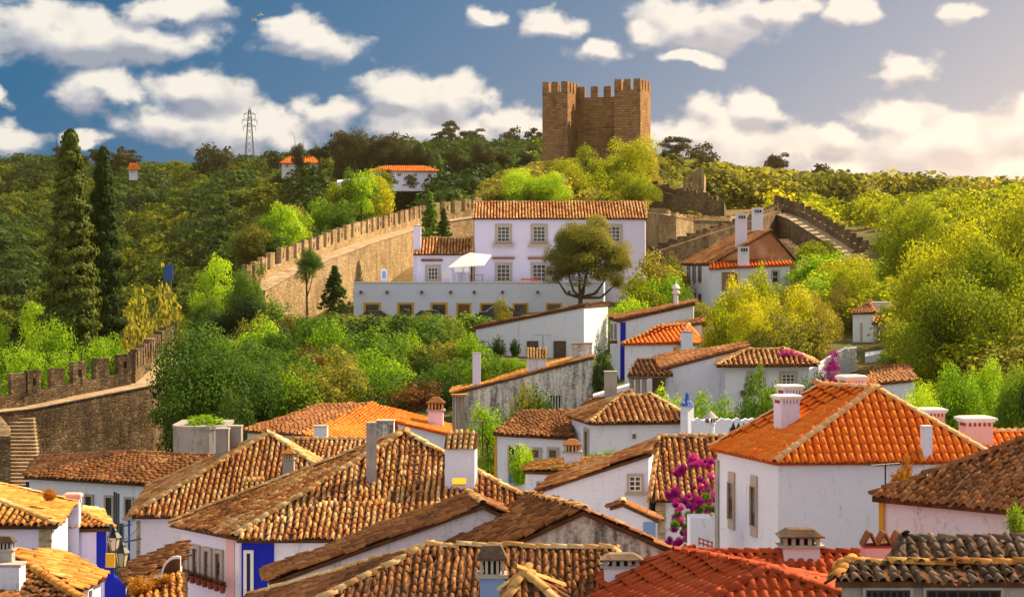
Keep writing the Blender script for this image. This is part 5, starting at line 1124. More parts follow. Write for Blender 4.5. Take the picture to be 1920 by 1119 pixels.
# ------------------------------------------------------------------ vegetation
def leaves(centers, normals, size, rg, rnd, aspect=1.5, zs=1.0):
    """one bent quad per leaf"""
    n = len(centers); t = rg.normal(size=(n, 3)); N = normals / (np.linalg.norm(normals, axis=1, keepdims=True) + 1e-9)
    A = np.cross(N, t); A /= np.linalg.norm(A, axis=1, keepdims=True) + 1e-9; B = np.cross(N, A); s = size * rg.uniform(0.6, 1.35, (n, 1))
    a = A * s * aspect * 0.5 * [1, 1, zs]; b = B * s * 0.5 * [1, 1, zs]
    V = np.stack([centers - a, centers - b + N * s * 0.12, centers + a, centers + b + N * s * 0.12], 1).reshape(-1, 3)
    Fq = np.arange(n * 4).reshape(n, 4); return V, Fq, np.repeat(rnd, 4)
def crown_mesh(name, kind, seed, n, leaf):
    """crown in a unit ellipsoid, z from 0 to 2, radius about 1"""
    rg = np.random.default_rng(seed); C_ = []; N_ = []; R_ = []
    if kind in ('round', 'loose', 'flat'):
        K = {'round': 26, 'loose': 34, 'flat': 20}[kind]
        for k in range(K):
            d = nrm(rg.normal(size=3)); rr = rg.random() ** 0.45
            if kind == 'flat': c = np.array([d[0] * 0.75 * rr, d[1] * 0.75 * rr, 1.25 + 0.45 * d[2] * rr]); r = rg.uniform(0.22, 0.36); sq = 0.55
            else:
                c = np.array([d[0] * 0.70 * rr, d[1] * 0.70 * rr, 1.0 + d[2] * 0.70 * rr]); r = rg.uniform(0.22, 0.44) if kind == 'round' else rg.uniform(0.16, 0.34); sq = 0.85
            m = int(n * r * r / (K * 0.105)); q = rg.normal(size=(m, 3)); q /= np.linalg.norm(q, axis=1, keepdims=True)
            q = q[q[:, 2] > -0.55 + 0.35 * rg.random(len(q))]; sh = rg.uniform(0.55, 1.08, (len(q), 1))
            C_.append(c + q * sh * r * [1, 1, sq]); N_.append(q + rg.normal(size=q.shape) * 0.38); R_.append(np.clip(rg.random() * 0.55 + rg.random(len(q)) * 0.45 , 0, 1))
    elif kind == 'column':      # dense tall conifer built of upturned tufts in whorls
        K = 900
        for k in range(K):
            f = (k + rg.random()) / K; prof = (1 - f) ** 0.55 * (0.86 + 0.14 * math.sin(f * 60)) * (0.75 + 0.25 * min(1, f * 8)); a = rg.uniform(0, 6.283); rr = prof * rg.uniform(0.55, 1.05)
            c = np.array([math.cos(a) * rr, math.sin(a) * rr, 2 * f]); m = n // K; q = rg.normal(size=(m, 3)); q /= np.linalg.norm(q, axis=1, keepdims=True)
            s = np.array([0.20, 0.20, 0.040]) * (0.6 + 0.6 * (1 - f)); o = np.array([math.cos(a), math.sin(a), 0.5])
            C_.append(c + q * s * rg.uniform(0.3, 1.0, (m, 1)) + o * 0.0); N_.append(q * 0.7 + o + rg.normal(size=q.shape) * 0.4); R_.append(np.clip(0.15 + 0.75 * rg.random(m) * (rr / max(prof, .05)) ** 2, 0, 1))
    elif kind == 'cone':
        K = 200
        for k in range(K):
            f = (k + rg.random()) / K; rr = (1 - f) ** 0.8 * rg.uniform(0.25, 1.05); a = rg.uniform(0, 6.283); c = np.array([math.cos(a) * rr, math.sin(a) * rr, 2 * f]); m = n // K
            q = rg.normal(size=(m, 3)); q /= np.linalg.norm(q, axis=1, keepdims=True); C_.append(c + q * np.array([0.2, 0.2, 0.09]) * rg.uniform(0.3, 1, (m, 1))); N_.append(q + [0, 0, 0.4]); R_.append(np.clip(rg.random() * 0.5 + 0.5 * rg.random(m), 0, 1))
    elif kind == 'spray':       # ragged upright shrub of fine stems
        K = 60
        for k in range(K):
            a = rg.uniform(0, 6.283); rr = rg.random() ** 0.6; L = rg.uniform(0.8, 2.0) * (1.1 - 0.35 * rr); m = n // K; f = rg.random(m) ** 0.7
            base = np.array([math.cos(a) * rr * 0.4, math.sin(a) * rr * 0.4, 0]); tip = np.array([math.cos(a) * rr, math.sin(a) * rr, L]); c = base + (tip - base) * f[:, None] + rg.normal(size=(m, 3)) * 0.09
            C_.append(c); N_.append(rg.normal(size=(m, 3)) + [0, 0, 0.5]); R_.append(np.clip(rg.random() * 0.5 + 0.5 * rg.random(m), 0, 1))
    Cc = np.concatenate(C_)
    if kind != 'flat':
        lo, hi = np.percentile(Cc[:, 2], 1), np.percentile(Cc[:, 2], 99.5); Cc[:, 2] = (Cc[:, 2] - lo) * 2 / (hi - lo); rad = np.percentile(np.linalg.norm(Cc[:, :2], axis=1), 97); Cc[:, :2] /= rad
    Nn = np.concatenate(N_); Rr = np.concatenate(R_)
    V, Fq, r = leaves(Cc, Nn, leaf, rg, Rr, 1.5, {'column': 0.32, 'cone': 0.55}.get(kind, 1.0)); return mesh_np(name, V, Fq, None, False, r)
PROTO = {}
for nm, kind, cnt, n, leaf in (('bush', 'round', 4, 6500, 0.066), ('tree', 'round', 3, 26000, 0.033), ('loose', 'loose', 3, 13000, 0.046), ('flat', 'flat', 3, 5000, 0.06), ('cone', 'cone', 2, 6000, 0.10), ('spray', 'spray', 3, 3000, 0.10), ('far', 'round', 4, 1300, 0.13)):
    PROTO[nm] = [crown_mesh(nm + '_crown', kind, 40 + 7 * i + len(nm), n, leaf) for i in range(cnt)]
PROTO['column'] = [crown_mesh('column_crown', 'column', 41 + i, 45000, 0.075) for i in range(2)]
for k in PROTO:
    for me in PROTO[k]: me.materials.append(M['leaf_mid'])
# the column mesh is thin leaves stretched by its tall scale: keep leaf height small
def trunk_mesh(seed, limbs=5):
    """unit trunk from z=0 to z=1 with limbs spreading above z=0.55"""
    rg = np.random.default_rng(seed); mb = MB(); pts = [np.zeros(3)]
    for k in range(4): pts.append(pts[-1] + [rg.normal(0, 0.02), rg.normal(0, 0.02), 0.25])
    rad = [0.060, 0.050, 0.042, 0.034, 0.024]
    for k in range(4): mb.tube(pts[k], pts[k + 1] + [0, 0, 0.003], rad[k], rad[k + 1], 7)
    for i in range(limbs):
        a = 6.283 * i / limbs + rg.uniform(-0.4, 0.4); st = pts[2] + (pts[4] - pts[2]) * rg.random(); m_ = st + [math.cos(a) * 0.16, math.sin(a) * 0.16, 0.18]; e = m_ + [math.cos(a) * 0.14, math.sin(a) * 0.14, 0.22]
        mb.tube(st, m_, 0.024, 0.016, 5); mb.tube(m_, e, 0.016, 0.006, 5)
    return mesh_np('trunk', mb.v, mb.f, M['bark'], True)
TRUNKS = [trunk_mesh(60 + i) for i in range(3)]
vr = np.random.default_rng(99)
def plant(name, label, cat, group, proto, px, ytop, ybot, D, wpx, mat, base=None, depth=1.0, loc=None, hgt=None, wid=None, trunk=True):
    """crown spans ytop..ybot and wpx wide at distance D; the trunk reaches the ground"""
    if loc is None:
        b = P(px, ybot, D); H_ = (ybot - ytop) * D / F; W = wpx * D / F / 2
    else: b, H_, W = np.asarray(loc, float), hgt, wid / 2
    if base is None and (cat == 'shrub' or name in ('garden_tree', 'hill_tree', 'giant_tree')) and loc is None:
        g0 = gz(b[0], b[1]); gap = b[2] - g0
        if 0 < gap < 7: b = np.array([b[0], b[1], g0 - 0.1]); H_ += gap + 0.1
    gzv = gz(b[0], b[1]); gzv = min(gzv, b[2] - 0.02) if base is None else CZ + base
    r = rootm(name, [b[0], b[1], gzv], label, cat, group)
    me = PROTO[proto][vr.integers(len(PROTO[proto]))]; o = bpy.data.objects.new('crown', me); C.objects.link(o); o.parent = r
    o.location = (0, 0, b[2] - gzv); o.scale = (W * vr.uniform(.95, 1.08), W * depth * vr.uniform(.95, 1.08), H_ / 2); o.rotation_euler = (0, 0, vr.uniform(0, 6.28))
    o.material_slots[0].link = 'OBJECT'; o.material_slots[0].material = M[mat]
    if not trunk: return r
    tr = bpy.data.objects.new('trunk', TRUNKS[vr.integers(3)]); C.objects.link(tr); tr.parent = r
    th = (b[2] - gzv) + H_ * 0.62; tr.location = (0, 0, -0.15); k = max(0.6 * W, min(th, 1.6 * W)); tr.scale = (k, k, th)
    return r
G = 'thicket shrubs below the terrace'
# twin tall conifers
plant('conifer_tree', 'taller of two dense dark columnar conifers behind the dark battlemented town wall', 'tree', None, 'column', 132, 248, 650, 142, 102, 'leaf_conifer')
plant('conifer_tree', 'shorter of two dense dark columnar conifers behind the dark battlemented town wall', 'tree', None, 'column', 194, 280, 650, 145, 74, 'leaf_conifer')
# bright trees outside the left wall
for i, (px, yt, yb, D, w) in enumerate(((30, 650, 790, 132, 130), (95, 600, 770, 138, 120), (150, 640, 760, 133, 120), (215, 630, 740, 136, 110), (270, 655, 720, 140, 80), (75, 560, 700, 150, 80), (-20, 600, 780, 140, 110), (200, 560, 650, 150, 80), (320, 640, 690, 150, 60))):
    plant('bright_tree', 'bright yellow green broadleaf tree rising behind the dark battlements', 'tree', 'bright trees outside the lower town wall', 'loose', px, yt, yb, D, w, 'leaf_bright')
for i, (px, yt, yb, D, w) in enumerate(((255, 555, 660, 152, 90), (305, 545, 660, 158, 90), (235, 590, 680, 148, 70), (330, 590, 670, 160, 60))):
    plant('olive_shrub', 'ragged olive toned shrub behind the bend of the dark wall', 'shrub', 'olive shrubs behind the bend', 'spray', px, yt, yb, D, w, 'leaf_olive')
# trees at the wall's upper end
for (px, yt, yb, D, w, m, p) in ((400, 482, 600, 166, 100, 'leaf_bright', 'loose'), (455, 510, 620, 164, 80, 'leaf_mid', 'tree'), (390, 560, 650, 158, 90, 'leaf_mid', 'tree'), (440, 555, 670, 154, 120, 'leaf_dark', 'tree'), (505, 560, 680, 156, 120, 'leaf_mid', 'loose'), (480, 490, 560, 168, 40, 'leaf_mid', 'loose'), (515, 610, 730, 148, 110, 'leaf_olive', 'loose')):
    plant('wall_tree', 'leafy tree crowding the lower end of the golden town wall', 'tree', 'trees at the foot of the golden wall', p, px, yt, yb, D, w, m)
plant('broad_tree', 'broad deep green tree overhanging the bend of the dark town wall', 'tree', None, 'tree', 400, 615, 850, 108, 290, 'leaf_mid', depth=0.6)
plant('broad_tree', 'dark round tree between the broad overhanging tree and the thicket', 'tree', None, 'tree', 480, 640, 830, 116, 190, 'leaf_mid', depth=0.7)
for (px, yt, yb, D, w, m) in ((345, 690, 800, 113, 120, 'leaf_dark'), (400, 640, 720, 128, 120, 'leaf_mid'), (450, 640, 720, 132, 120, 'leaf_mid'), (380, 600, 690, 140, 110, 'leaf_dark'), (500, 690, 790, 114, 120, 'leaf_mid'), (550, 700, 790, 112, 110, 'leaf_bright'), (430, 740, 810, 103, 110, 'leaf_dark')):
    plant('bank_shrub', {'leaf_dark': 'dark', 'leaf_mid': 'mid green', 'leaf_bright': 'bright'}[m] + ' shrub massed around the broad overhanging tree', 'shrub', 'shrubs around the broad tree', 'bush', px, yt, yb, D, w, m)
plant('conifer_tree', 'feathery green conifer beside the lavender house chimney', 'tree', None, 'cone', 806, 362, 450, 196, 46, 'leaf_mid')
plant('conifer_tree', 'small feathery conifer against the lavender house wall', 'tree', None, 'cone', 832, 392, 450, 195, 32, 'leaf_mid')
plant('pine_tree', 'small dark young pine in front of the golden wall', 'tree', None, 'cone', 628, 500, 585, 171, 56, 'leaf_dark')
plant('slim_tree', 'slim tree with round crown on a bare trunk against the golden wall', 'tree', None, 'tree', 577, 466, 526, 172, 58, 'leaf_mid')
ct = rootm('courtyard_tree', XZ(1090, 170, -6.0), 'large olive green tree with forked trunk in front of the lavender house', 'tree'); tb = MB(); o_ = np.array(ct['org'])
for (x, yt, yb, w, p) in ((1108, 405, 480, 110, 'tree'), (1062, 430, 520, 80, 'tree'), (1145, 440, 530, 84, 'tree'), (1100, 450, 530, 140, 'tree'), (1085, 425, 500, 90, 'tree'), (1165, 485, 545, 44, 'loose'), (1035, 470, 530, 44, 'loose')):
    q = P(x, yb, 170 + vr.uniform(-.6, .6)); oc = bpy.data.objects.new('crown', PROTO[p][vr.integers(3)]); C.objects.link(oc); oc.parent = ct; oc.location = q - o_; w_ = w * 170 / F / 2; oc.scale = (w_, w_, (yb - yt) * 170 / F / 2); oc.rotation_euler = (0, 0, vr.uniform(0, 6))
    oc.material_slots[0].link = 'OBJECT'; oc.material_slots[0].material = M['leaf_olive']; fk = P(1088, 558, 170); md_ = (fk + q) / 2 + [0, 0, -0.3]
    tb.tube(fk, md_, 0.16, 0.11, 7); tb.tube(md_, q + [0, 0, 1.0], 0.11, 0.03, 6)
tb.tube(o_ - [0, 0, .3], P(1088, 556, 170), 0.30, 0.20, 8); tb.build('trunk', M['bark'], ct, smooth=True)
# thicket
cnt = 0
for row in range(15):
    D = 166 - row * 3.7; yb = 612 + row * 12.5
    x0 = 560 - row * 13 if row < 9 else 500 - (row - 9) * 10; x1 = 880 if row > 5 else 840 + row * 12
    x = x0 + vr.uniform(0, 40)
    while x < x1:
        w = vr.uniform(80, 150); hp = vr.uniform(65, 115); hp = min(hp, yb - 592 + vr.uniform(-8, 4)); hp = max(hp, 20); m = vr.choice(['leaf_mid', 'leaf_mid', 'leaf_bright', 'leaf_dark', 'leaf_mid', 'leaf_olive'])
        if vr.random() < 0.05: m = 'leaf_red'
        nm = {'leaf_mid': 'leafy mid green shrub', 'leaf_bright': 'bright green rounded shrub', 'leaf_dark': 'dark green rounded shrub', 'leaf_olive': 'olive toned shrub', 'leaf_red': 'reddish leaved shrub'}[m]
        plant('thicket_shrub', nm + ' in the thicket below the terrace', 'shrub', nm + 's ' + G, 'bush' if vr.random() < .75 else 'loose', x, yb - hp, yb + 14, D + vr.uniform(-1.5, 1.5), w, m); cnt += 1
        x += w * vr.uniform(0.55, 0.8)
plant('red_shrub', 'dark red leaved shrub in front of the terrace windows', 'shrub', None, 'bush', 715, 594, 650, 164, 84, 'leaf_red')
plant('round_shrub', 'neatly rounded yellow green shrub beside the sloping white wall', 'shrub', None, 'bush', 885, 625, 690, 130, 72, 'leaf_bright')
plant('pale_shrub', 'pale grey green shrub in front of the terrace', 'shrub', None, 'loose', 945, 558, 605, 160, 45, 'leaf_olive')
for (px, yt, yb, D, w) in ((870, 598, 640, 158, 60), (905, 598, 630, 158, 60), (820, 604, 650, 160, 70)): plant('hedge_shrub', 'green hedge shrub along the parking below the terrace', 'shrub', 'hedge below the terrace', 'bush', px, yt, yb, D, w, 'leaf_mid')
for (px, yt, yb, D, w) in ((933, 632, 672, 136, 34), (965, 636, 668, 136, 22)): plant('potted_palm', 'small spiky dark plant against the white wall with sloping top', 'plant', 'plants against the sloping white wall', 'spray', px, yt, yb, D, w, 'leaf_dark')
for (px, yt, yb, D, w, m, p) in ((915, 760, 818, 97, 75, 'leaf_bright', 'bush'), (955, 770, 812, 98, 60, 'leaf_mid', 'bush'), (985, 722, 800, 102, 74, 'leaf_olive', 'bush'), (1012, 726, 795, 102, 50, 'leaf_mid', 'bush')):
    plant('wall_shrub', {'leaf_bright': 'bright round shrub', 'leaf_mid': 'mid green shrub', 'leaf_olive': 'tall feathery olive shrub'}[m] + ' in front of the grey streaked wall', 'shrub', 'shrubs before the grey wall', p, px, yt, yb, D, w, m)
for (px, yt, yb, D, w) in ((930, 665, 715, 111.5, 90), (965, 672, 705, 112, 70), (900, 675, 730, 111, 60)): plant('roof_creeper', 'yellow green creeper covering the roof edge of the grey streaked wall', 'plant', 'creepers over the grey wall', 'bush', px, yt, yb, D, w, 'leaf_bright', depth=0.5)
for (px, yt, yb, D, w) in ((1135, 655, 720, 104, 46), (1120, 690, 735, 104, 30)): plant('corner_shrub', 'dark shrub beside the end of the grey streaked wall', 'shrub', 'shrubs at the grey wall end', 'bush', px, yt, yb, D, w, 'leaf_dark')
# right of the terrace
for (px, yt, yb, D, w, m) in ((1195, 520, 600, 150, 100, 'leaf_gold'), (1240, 515, 590, 152, 80, 'leaf_bright'), (1180, 560, 620, 146, 80, 'leaf_bright'), (1225, 475, 545, 168, 100, 'leaf_olive'), (1265, 480, 540, 170, 60, 'leaf_olive'), (1275, 530, 590, 148, 50, 'leaf_mid'), (1160, 600, 660, 140, 40, 'leaf_mid')):
    plant('slope_shrub', {'leaf_gold': 'golden green', 'leaf_bright': 'bright green', 'leaf_olive': 'greyish olive', 'leaf_mid': 'mid green'}[m] + ' shrub on the slope between terrace and chimneyed house', 'shrub', 'slope shrubs', 'bush', px, yt, yb, D, w, m)
for (px, yt, yb, D, w, m, p) in ((1375, 520, 650, 125, 110, 'leaf_gold', 'loose'), (1430, 500, 640, 128, 80, 'leaf_gold', 'loose'), (1350, 560, 660, 120, 70, 'leaf_gold', 'bush'), (1420, 570, 660, 118, 110, 'leaf_gold', 'tree'), (1480, 540, 650, 122, 110, 'leaf_gold', 'tree'), (1530, 550, 650, 124, 90, 'leaf_olive', 'tree'), (1460, 590, 665, 116, 120, 'leaf_olive', 'bush'), (1530, 590, 650, 118, 80, 'leaf_olive', 'bush')):
    plant('garden_tree', {1375: 'golden tree under the orange lean-to of the chimneyed house', 1430: 'slender golden tree covering the small window of the chimneyed house', 1350: 'small golden bushy tree against the side wall of the chimneyed house', 1420: 'round golden tree directly behind the hipped tiles of the paned window house', 1480: 'wide golden tree below the white front of the chimneyed house', 1530: 'olive tree between the rampart steps and the tiny turret house' if yt == 550 else 'low olive bush beside the white garden wall', 1460: 'low olive bush behind the paned window house'}[px], 'tree', 'garden trees before the chimneyed house', p, px, yt, yb, D, w, m)
for (px, yt, yb, D, w, m) in ((1610, 490, 610, 140, 110, 'leaf_gold'), (1580, 530, 640, 138, 70, 'leaf_olive'), (1650, 520, 600, 145, 80, 'leaf_gold')):
    plant('hill_tree', 'golden green tree behind the tiny turret house', 'tree', 'trees behind the turret house', 'tree', px, yt, yb, D, w, m)
for (px, yt, yb, D, w, m) in ((1780, 420, 640, 118, 210, 'leaf_gold'), (1880, 350, 560, 128, 220, 'leaf_gold'), (1700, 370, 500, 150, 120, 'leaf_gold'), (1760, 540, 720, 105, 180, 'leaf_gold'), (1870, 520, 720, 104, 220, 'leaf_gold'), (1690, 600, 700, 112, 70, 'leaf_olive'), (1980, 400, 650, 115, 200, 'leaf_gold'), (1840, 450, 620, 112, 160, 'leaf_gold')):
    plant('giant_tree', {1780: 'broad golden tree directly above the tiny turret house porch', 1880: 'tallest golden tree crown rising above the far ridge beyond the rampart', 1700: 'round golden tree standing before the distant ridge behind the rampart end', 1760: 'golden green tree beside the tiny turret house porch', 1870: 'wide golden green tree above the vivid green shrubs', 1690: 'small olive tree hugging the tiny turret house porch', 1980: 'tall golden tree beyond the wide tree above the vivid shrubs', 1840: 'golden tree wedged between two broader golden trees'}[px], 'tree', 'huge trees on the right hillside', 'tree', px, yt, yb, D, w, m)
for (px, yt, yb, D, w, m) in ((1720, 735, 800, 82, 90, 'leaf_bright'), (1790, 690, 800, 84, 130, 'leaf_bright'), (1850, 680, 800, 86, 110, 'leaf_bright'), (1900, 690, 820, 82, 100, 'leaf_mid'), (1950, 680, 830, 80, 100, 'leaf_dark'), (1740, 720, 790, 88, 90, 'leaf_bright')):
    plant('vivid_shrub', 'vivid green leafy shrub behind the orange hipped roof', 'shrub', 'vivid shrubs behind the orange roof', 'tree', px, yt, yb, D, w, m)
for (px, yt, yb, D, w, m) in ((1250, 730, 800, 92, 80, 'leaf_bright'), (1310, 740, 800, 91, 90, 'leaf_bright'), (1355, 745, 800, 92, 70, 'leaf_bright'), (1420, 690, 790, 96, 60, 'leaf_mid'), (1440, 720, 795, 94, 60, 'leaf_mid'), (1520, 700, 750, 98, 60, 'leaf_mid'), (1395, 750, 800, 92, 50, 'leaf_mid')):
    plant('courtyard_shrub', 'leafy courtyard shrub below the house with paned windows', 'shrub', 'courtyard shrubs', 'bush', px, yt, yb, D, w, m)
for (px, yt, yb, D, w) in ((1562, 655, 695, 98, 34), (1555, 680, 725, 97.6, 40), (1478, 654, 668, 101.5, 40), (1500, 660, 676, 101, 22)): plant('bougainvillea', 'magenta bougainvillea beside the hipped house with paned windows', 'flowering shrub', 'bougainvillea by the paned windows', 'loose', px, yt, yb, D, w, 'leaf_magenta', base=(HZ - yb) / F * D, trunk=False)
# bougainvillea spilling over the patchy roof
B_ = 'bougainvillea spilling over the patchy roof'
def sprays(spots, m, lb, grp, seed):
    q = np.random.default_rng(seed)
    for (px, py, D, w, hpx, k) in spots:
        for i in range(int(k * 1.7)):
            x = px + q.normal(0, w * 0.33); y = py + q.normal(0, hpx * 0.33); s_ = q.uniform(8, 19)
            plant('bougainvillea', lb, 'flowering shrub', grp, 'spray', x, y - s_ * 0.45, y + s_ * 0.45, D + q.uniform(-.4, .4), s_, m, base=(HZ - y - s_ * .5) / F * D, trunk=False)
sprays(((1322, 930, 61.4, 34, 66, 16), (1295, 945, 62.6, 44, 36, 9), (1270, 965, 63.4, 22, 56, 8), (1315, 866, 65.0, 55, 18, 7), (1280, 882, 65.2, 30, 14, 3), (1265, 925, 64.2, 26, 14, 4), (1295, 1005, 61, 30, 30, 4), (1262, 1012, 61.6, 30, 14, 3)), 'leaf_magenta', 'magenta bougainvillea spray over the patchy barrel tile roof', B_, 11)
sprays(((1318, 965, 61.0, 40, 30, 8), (1284, 990, 62, 26, 44, 12), (1325, 945, 60.8, 20, 40, 3)), 'leaf_mid', 'green leafy stem under the bougainvillea by the white pier', 'green stems of the bougainvillea', 12)
for i in range(64):
    px = vr.uniform(1490, 1990); D = vr.uniform(100, 165); g_ = float(ground(np.array([px]), np.array([D]))[0]); y = HZ - F * g_ / D
    if px < 1680 and D < 134: continue
    hh = vr.uniform(2.2, 4.2); m = vr.choice(['leaf_gold', 'leaf_olive', 'leaf_gold', 'leaf_bright']); nm = {'leaf_gold': 'golden green', 'leaf_olive': 'olive brown', 'leaf_bright': 'yellow green'}[m]
    plant('hillside_shrub', nm + ' shrub filling the slope under the huge golden trees', 'shrub', nm + ' shrubs under the huge trees', 'bush', 0, 0, 0, 0, 0, m, loc=XZ(px, D, g_ - 0.3), hgt=hh, wid=hh * 1.5)
for i in range(40):
    px = vr.uniform(1130, 1560); D = vr.uniform(150, 200); g_ = float(ground(np.array([px]), np.array([D]))[0])
    if 1265 < px < 1500 and 160 < D < 180: continue
    if px < 1230 and D > 172: continue
    hh = vr.uniform(1.2, 2.4); m = vr.choice(['leaf_gold', 'leaf_olive', 'leaf_olive']); nm = {'leaf_gold': 'low golden scrub bush', 'leaf_olive': 'low olive scrub bush'}[m]
    plant('scrub_bush', nm + ' on the slope below the castle ramparts', 'shrub', nm + 'es below the ramparts', 'bush', 0, 0, 0, 0, 0, m, loc=XZ(px, D, g_ - 0.2), hgt=hh, wid=hh * 1.7)
# castle trees
for (px, yt, yb, D, w, m, p) in ((975, 318, 395, 232, 100, 'leaf_bright', 'tree'), (1030, 325, 395, 230, 90, 'leaf_bright', 'tree'), (1070, 300, 390, 240, 80, 'leaf_gold', 'tree'), (1120, 320, 395, 236, 100, 'leaf_gold', 'loose'), (1100, 272, 340, 246, 60, 'leaf_gold', 'loose'), (1175, 258, 370, 244, 110, 'leaf_gold', 'tree'), (1190, 325, 400, 232, 90, 'leaf_gold', 'tree'), (1150, 290, 380, 240, 80, 'leaf_gold', 'loose'), (1040, 300, 350, 245, 60, 'leaf_olive', 'loose'), (1215, 275, 350, 250, 50, 'leaf_olive', 'loose')):
    plant('castle_tree', {'leaf_bright': 'bright green', 'leaf_gold': 'golden green', 'leaf_olive': 'olive green'}[m] + ' tree at the foot of the castle keep', 'tree', 'trees below the keep', p, px, yt, yb, D, w, m)
for (px, yt, yb, w) in ((728, 318, 350, 34), (772, 328, 352, 30), (668, 335, 352, 30), (562, 300, 330, 20), (605, 302, 330, 24)):
    plant('villa_shrub', 'dark shrub half hiding the far houses on the ridge', 'shrub', 'shrubs before the far houses', 'far', px, yt, yb, 368 if px > 640 else 420, w, 'leaf_pine', base=(HZ - yb) / F * (368 if px > 640 else 420), trunk=False)
# trees outside the golden wall
for i in range(26):
    f = vr.random(); px = 475 + 265 * f; yb = 490 - 105 * f + vr.uniform(-15, 25); w = vr.uniform(45, 80); plant('outer_tree', 'olive green tree on the bank outside the golden town wall', 'tree', 'trees outside the golden wall', 'bush', px - 25, yb - vr.uniform(50, 80), yb + 8, 222 + 40 * f + vr.uniform(-6, 10), w, vr.choice(['leaf_olive', 'leaf_gold', 'leaf_mid', 'leaf_bright']))
# skyline pines and far trees that can be told apart
for i in range(46):
    px = vr.uniform(0, 1010) if i < 30 else vr.uniform(1225, 1780); D = vr.uniform(560, 640); g_ = float(ground(np.array([px]), np.array([D]))[0]); hh = vr.uniform(6, 11) if abs(px - 468) > 45 else 4.0; b = XZ(px, D, g_ + hh * 0.35)
    plant('pine_tree', 'dark pine standing out on the far wooded ridge', 'tree', 'pines along the far ridge', 'flat' if vr.random() < .6 else 'far', 0, 0, 0, 0, 0, 'leaf_pine', loc=b, hgt=hh, wid=hh * vr.uniform(.7, 1.2))
for (px, yt, yb, w) in ((640, 248, 330, 60), (680, 243, 335, 70), (715, 255, 330, 60), (760, 268, 335, 60), (790, 272, 335, 50), (740, 280, 340, 50), (600, 268, 320, 50), (560, 270, 310, 40), (850, 280, 335, 40), (900, 268, 330, 60), (945, 275, 335, 50), (985, 278, 335, 50), (870, 290, 345, 60), (810, 300, 350, 40)):
    plant('tall_pine', 'tall dark umbrella pine shading the far villa', 'tree', 'tall pines around the far villa', 'tree' if vr.random() < .5 else 'flat', px, yt, yb, 400, w, 'leaf_pine')
for (px, yt, yb, w) in ((1245, 280, 320, 24), (1268, 288, 320, 30), (1322, 290, 330, 40), (1300, 305, 335, 40), (1360, 310, 345, 60), (1400, 318, 350, 60), (1450, 322, 360, 80), (1520, 330, 370, 90), (1560, 338, 380, 60)):
    plant('ridge_tree', 'brown green tree on the ridge beside the castle keep', 'tree', 'trees on the ridge right of the keep', 'tree', px, yt, yb, 380, w, 'leaf_pine')
for (px, yt, w) in ((155, 290, 24), (228, 270, 22), (378, 272, 34)):
    plant('ridge_pine', 'tall lone pine above the wooded ridge near the pylon', 'tree', 'lone pines on the left ridge', 'flat', px, yt, yt + 40, 600, w, 'leaf_pine')
# hillside wood: one mass
def scatter(name, pts, scl, proto, mat):
    me = bpy.data.meshes.new(name); me.from_pydata([tuple(p) for p in pts], [], [])
    at = me.attributes.new('tree_scale', 'FLOAT_VECTOR', 'POINT'); at.data.foreach_set('vector', np.asarray(scl, np.float32).ravel())
    ar_ = me.attributes.new('tree_turn', 'FLOAT_VECTOR', 'POINT'); rr = np.zeros((len(pts), 3), np.float32); rr[:, 2] = vr.uniform(0, 6.28, len(pts)); ar_.data.foreach_set('vector', rr.ravel())
    o = bpy.data.objects.new(name, me); link(o, None, 'stuff')
    src = bpy.data.objects.new(name + '_crown', PROTO[proto][0].copy()); src.data.materials[0] = M[mat]
    ng = bpy.data.node_groups.new(name, 'GeometryNodeTree'); ng.interface.new_socket('Geometry', in_out='INPUT', socket_type='NodeSocketGeometry'); ng.interface.new_socket('Geometry', in_out='OUTPUT', socket_type='NodeSocketGeometry')
    gi = ng.nodes.new('NodeGroupInput'); go = ng.nodes.new('NodeGroupOutput'); ip = ng.nodes.new('GeometryNodeInstanceOnPoints'); oi = ng.nodes.new('GeometryNodeObjectInfo'); oi.inputs[0].default_value = src
    a1 = ng.nodes.new('GeometryNodeInputNamedAttribute'); a1.data_type = 'FLOAT_VECTOR'; a1.inputs[0].default_value = 'tree_scale'; a2 = ng.nodes.new('GeometryNodeInputNamedAttribute'); a2.data_type = 'FLOAT_VECTOR'; a2.inputs[0].default_value = 'tree_turn'
    L = ng.links.new; L(gi.outputs[0], ip.inputs['Points']); L(oi.outputs['Geometry'], ip.inputs['Instance']); L(a2.outputs[0], ip.inputs['Rotation']); L(a1.outputs[0], ip.inputs['Scale']); L(ip.outputs[0], go.inputs[0])
    md = o.modifiers.new('trees', 'NODES'); md.node_group = ng; return o
def wood(name, n, pxr, Dr, hr, mat, proto='far', keep=None):
    px = vr.uniform(*pxr, n); D = np.exp(vr.uniform(math.log(Dr[0]), math.log(Dr[1]), n)); g_ = ground(px, D)
    if keep is not None: k = keep(px, D, g_); px, D, g_ = px[k], D[k], g_[k]
    hh = vr.uniform(*hr, len(px)); pts = np.stack([(px - CX) / F * D, D, CZ + g_ - hh * 0.12], -1); w_ = hh * vr.uniform(.5, .85, len(px)); scatter(name, pts, np.stack([w_, w_, hh / 2], -1), proto, mat)
CLEAR = ((515, 610, 405, 432), (625, 830, 350, 386), (232, 268, 440, 472))
def clear(px, D, g_):
    k = np.ones(len(px), bool)
    for a0, a1, d0, d1 in CLEAR: k &= ~((px > a0) & (px < a1) & (D > d0) & (D < d1))
    return k
wood('hillside_wood', 2600, (-150, 1050), (330, 690), (3.5, 7.5), 'leaf_hill', keep=clear)
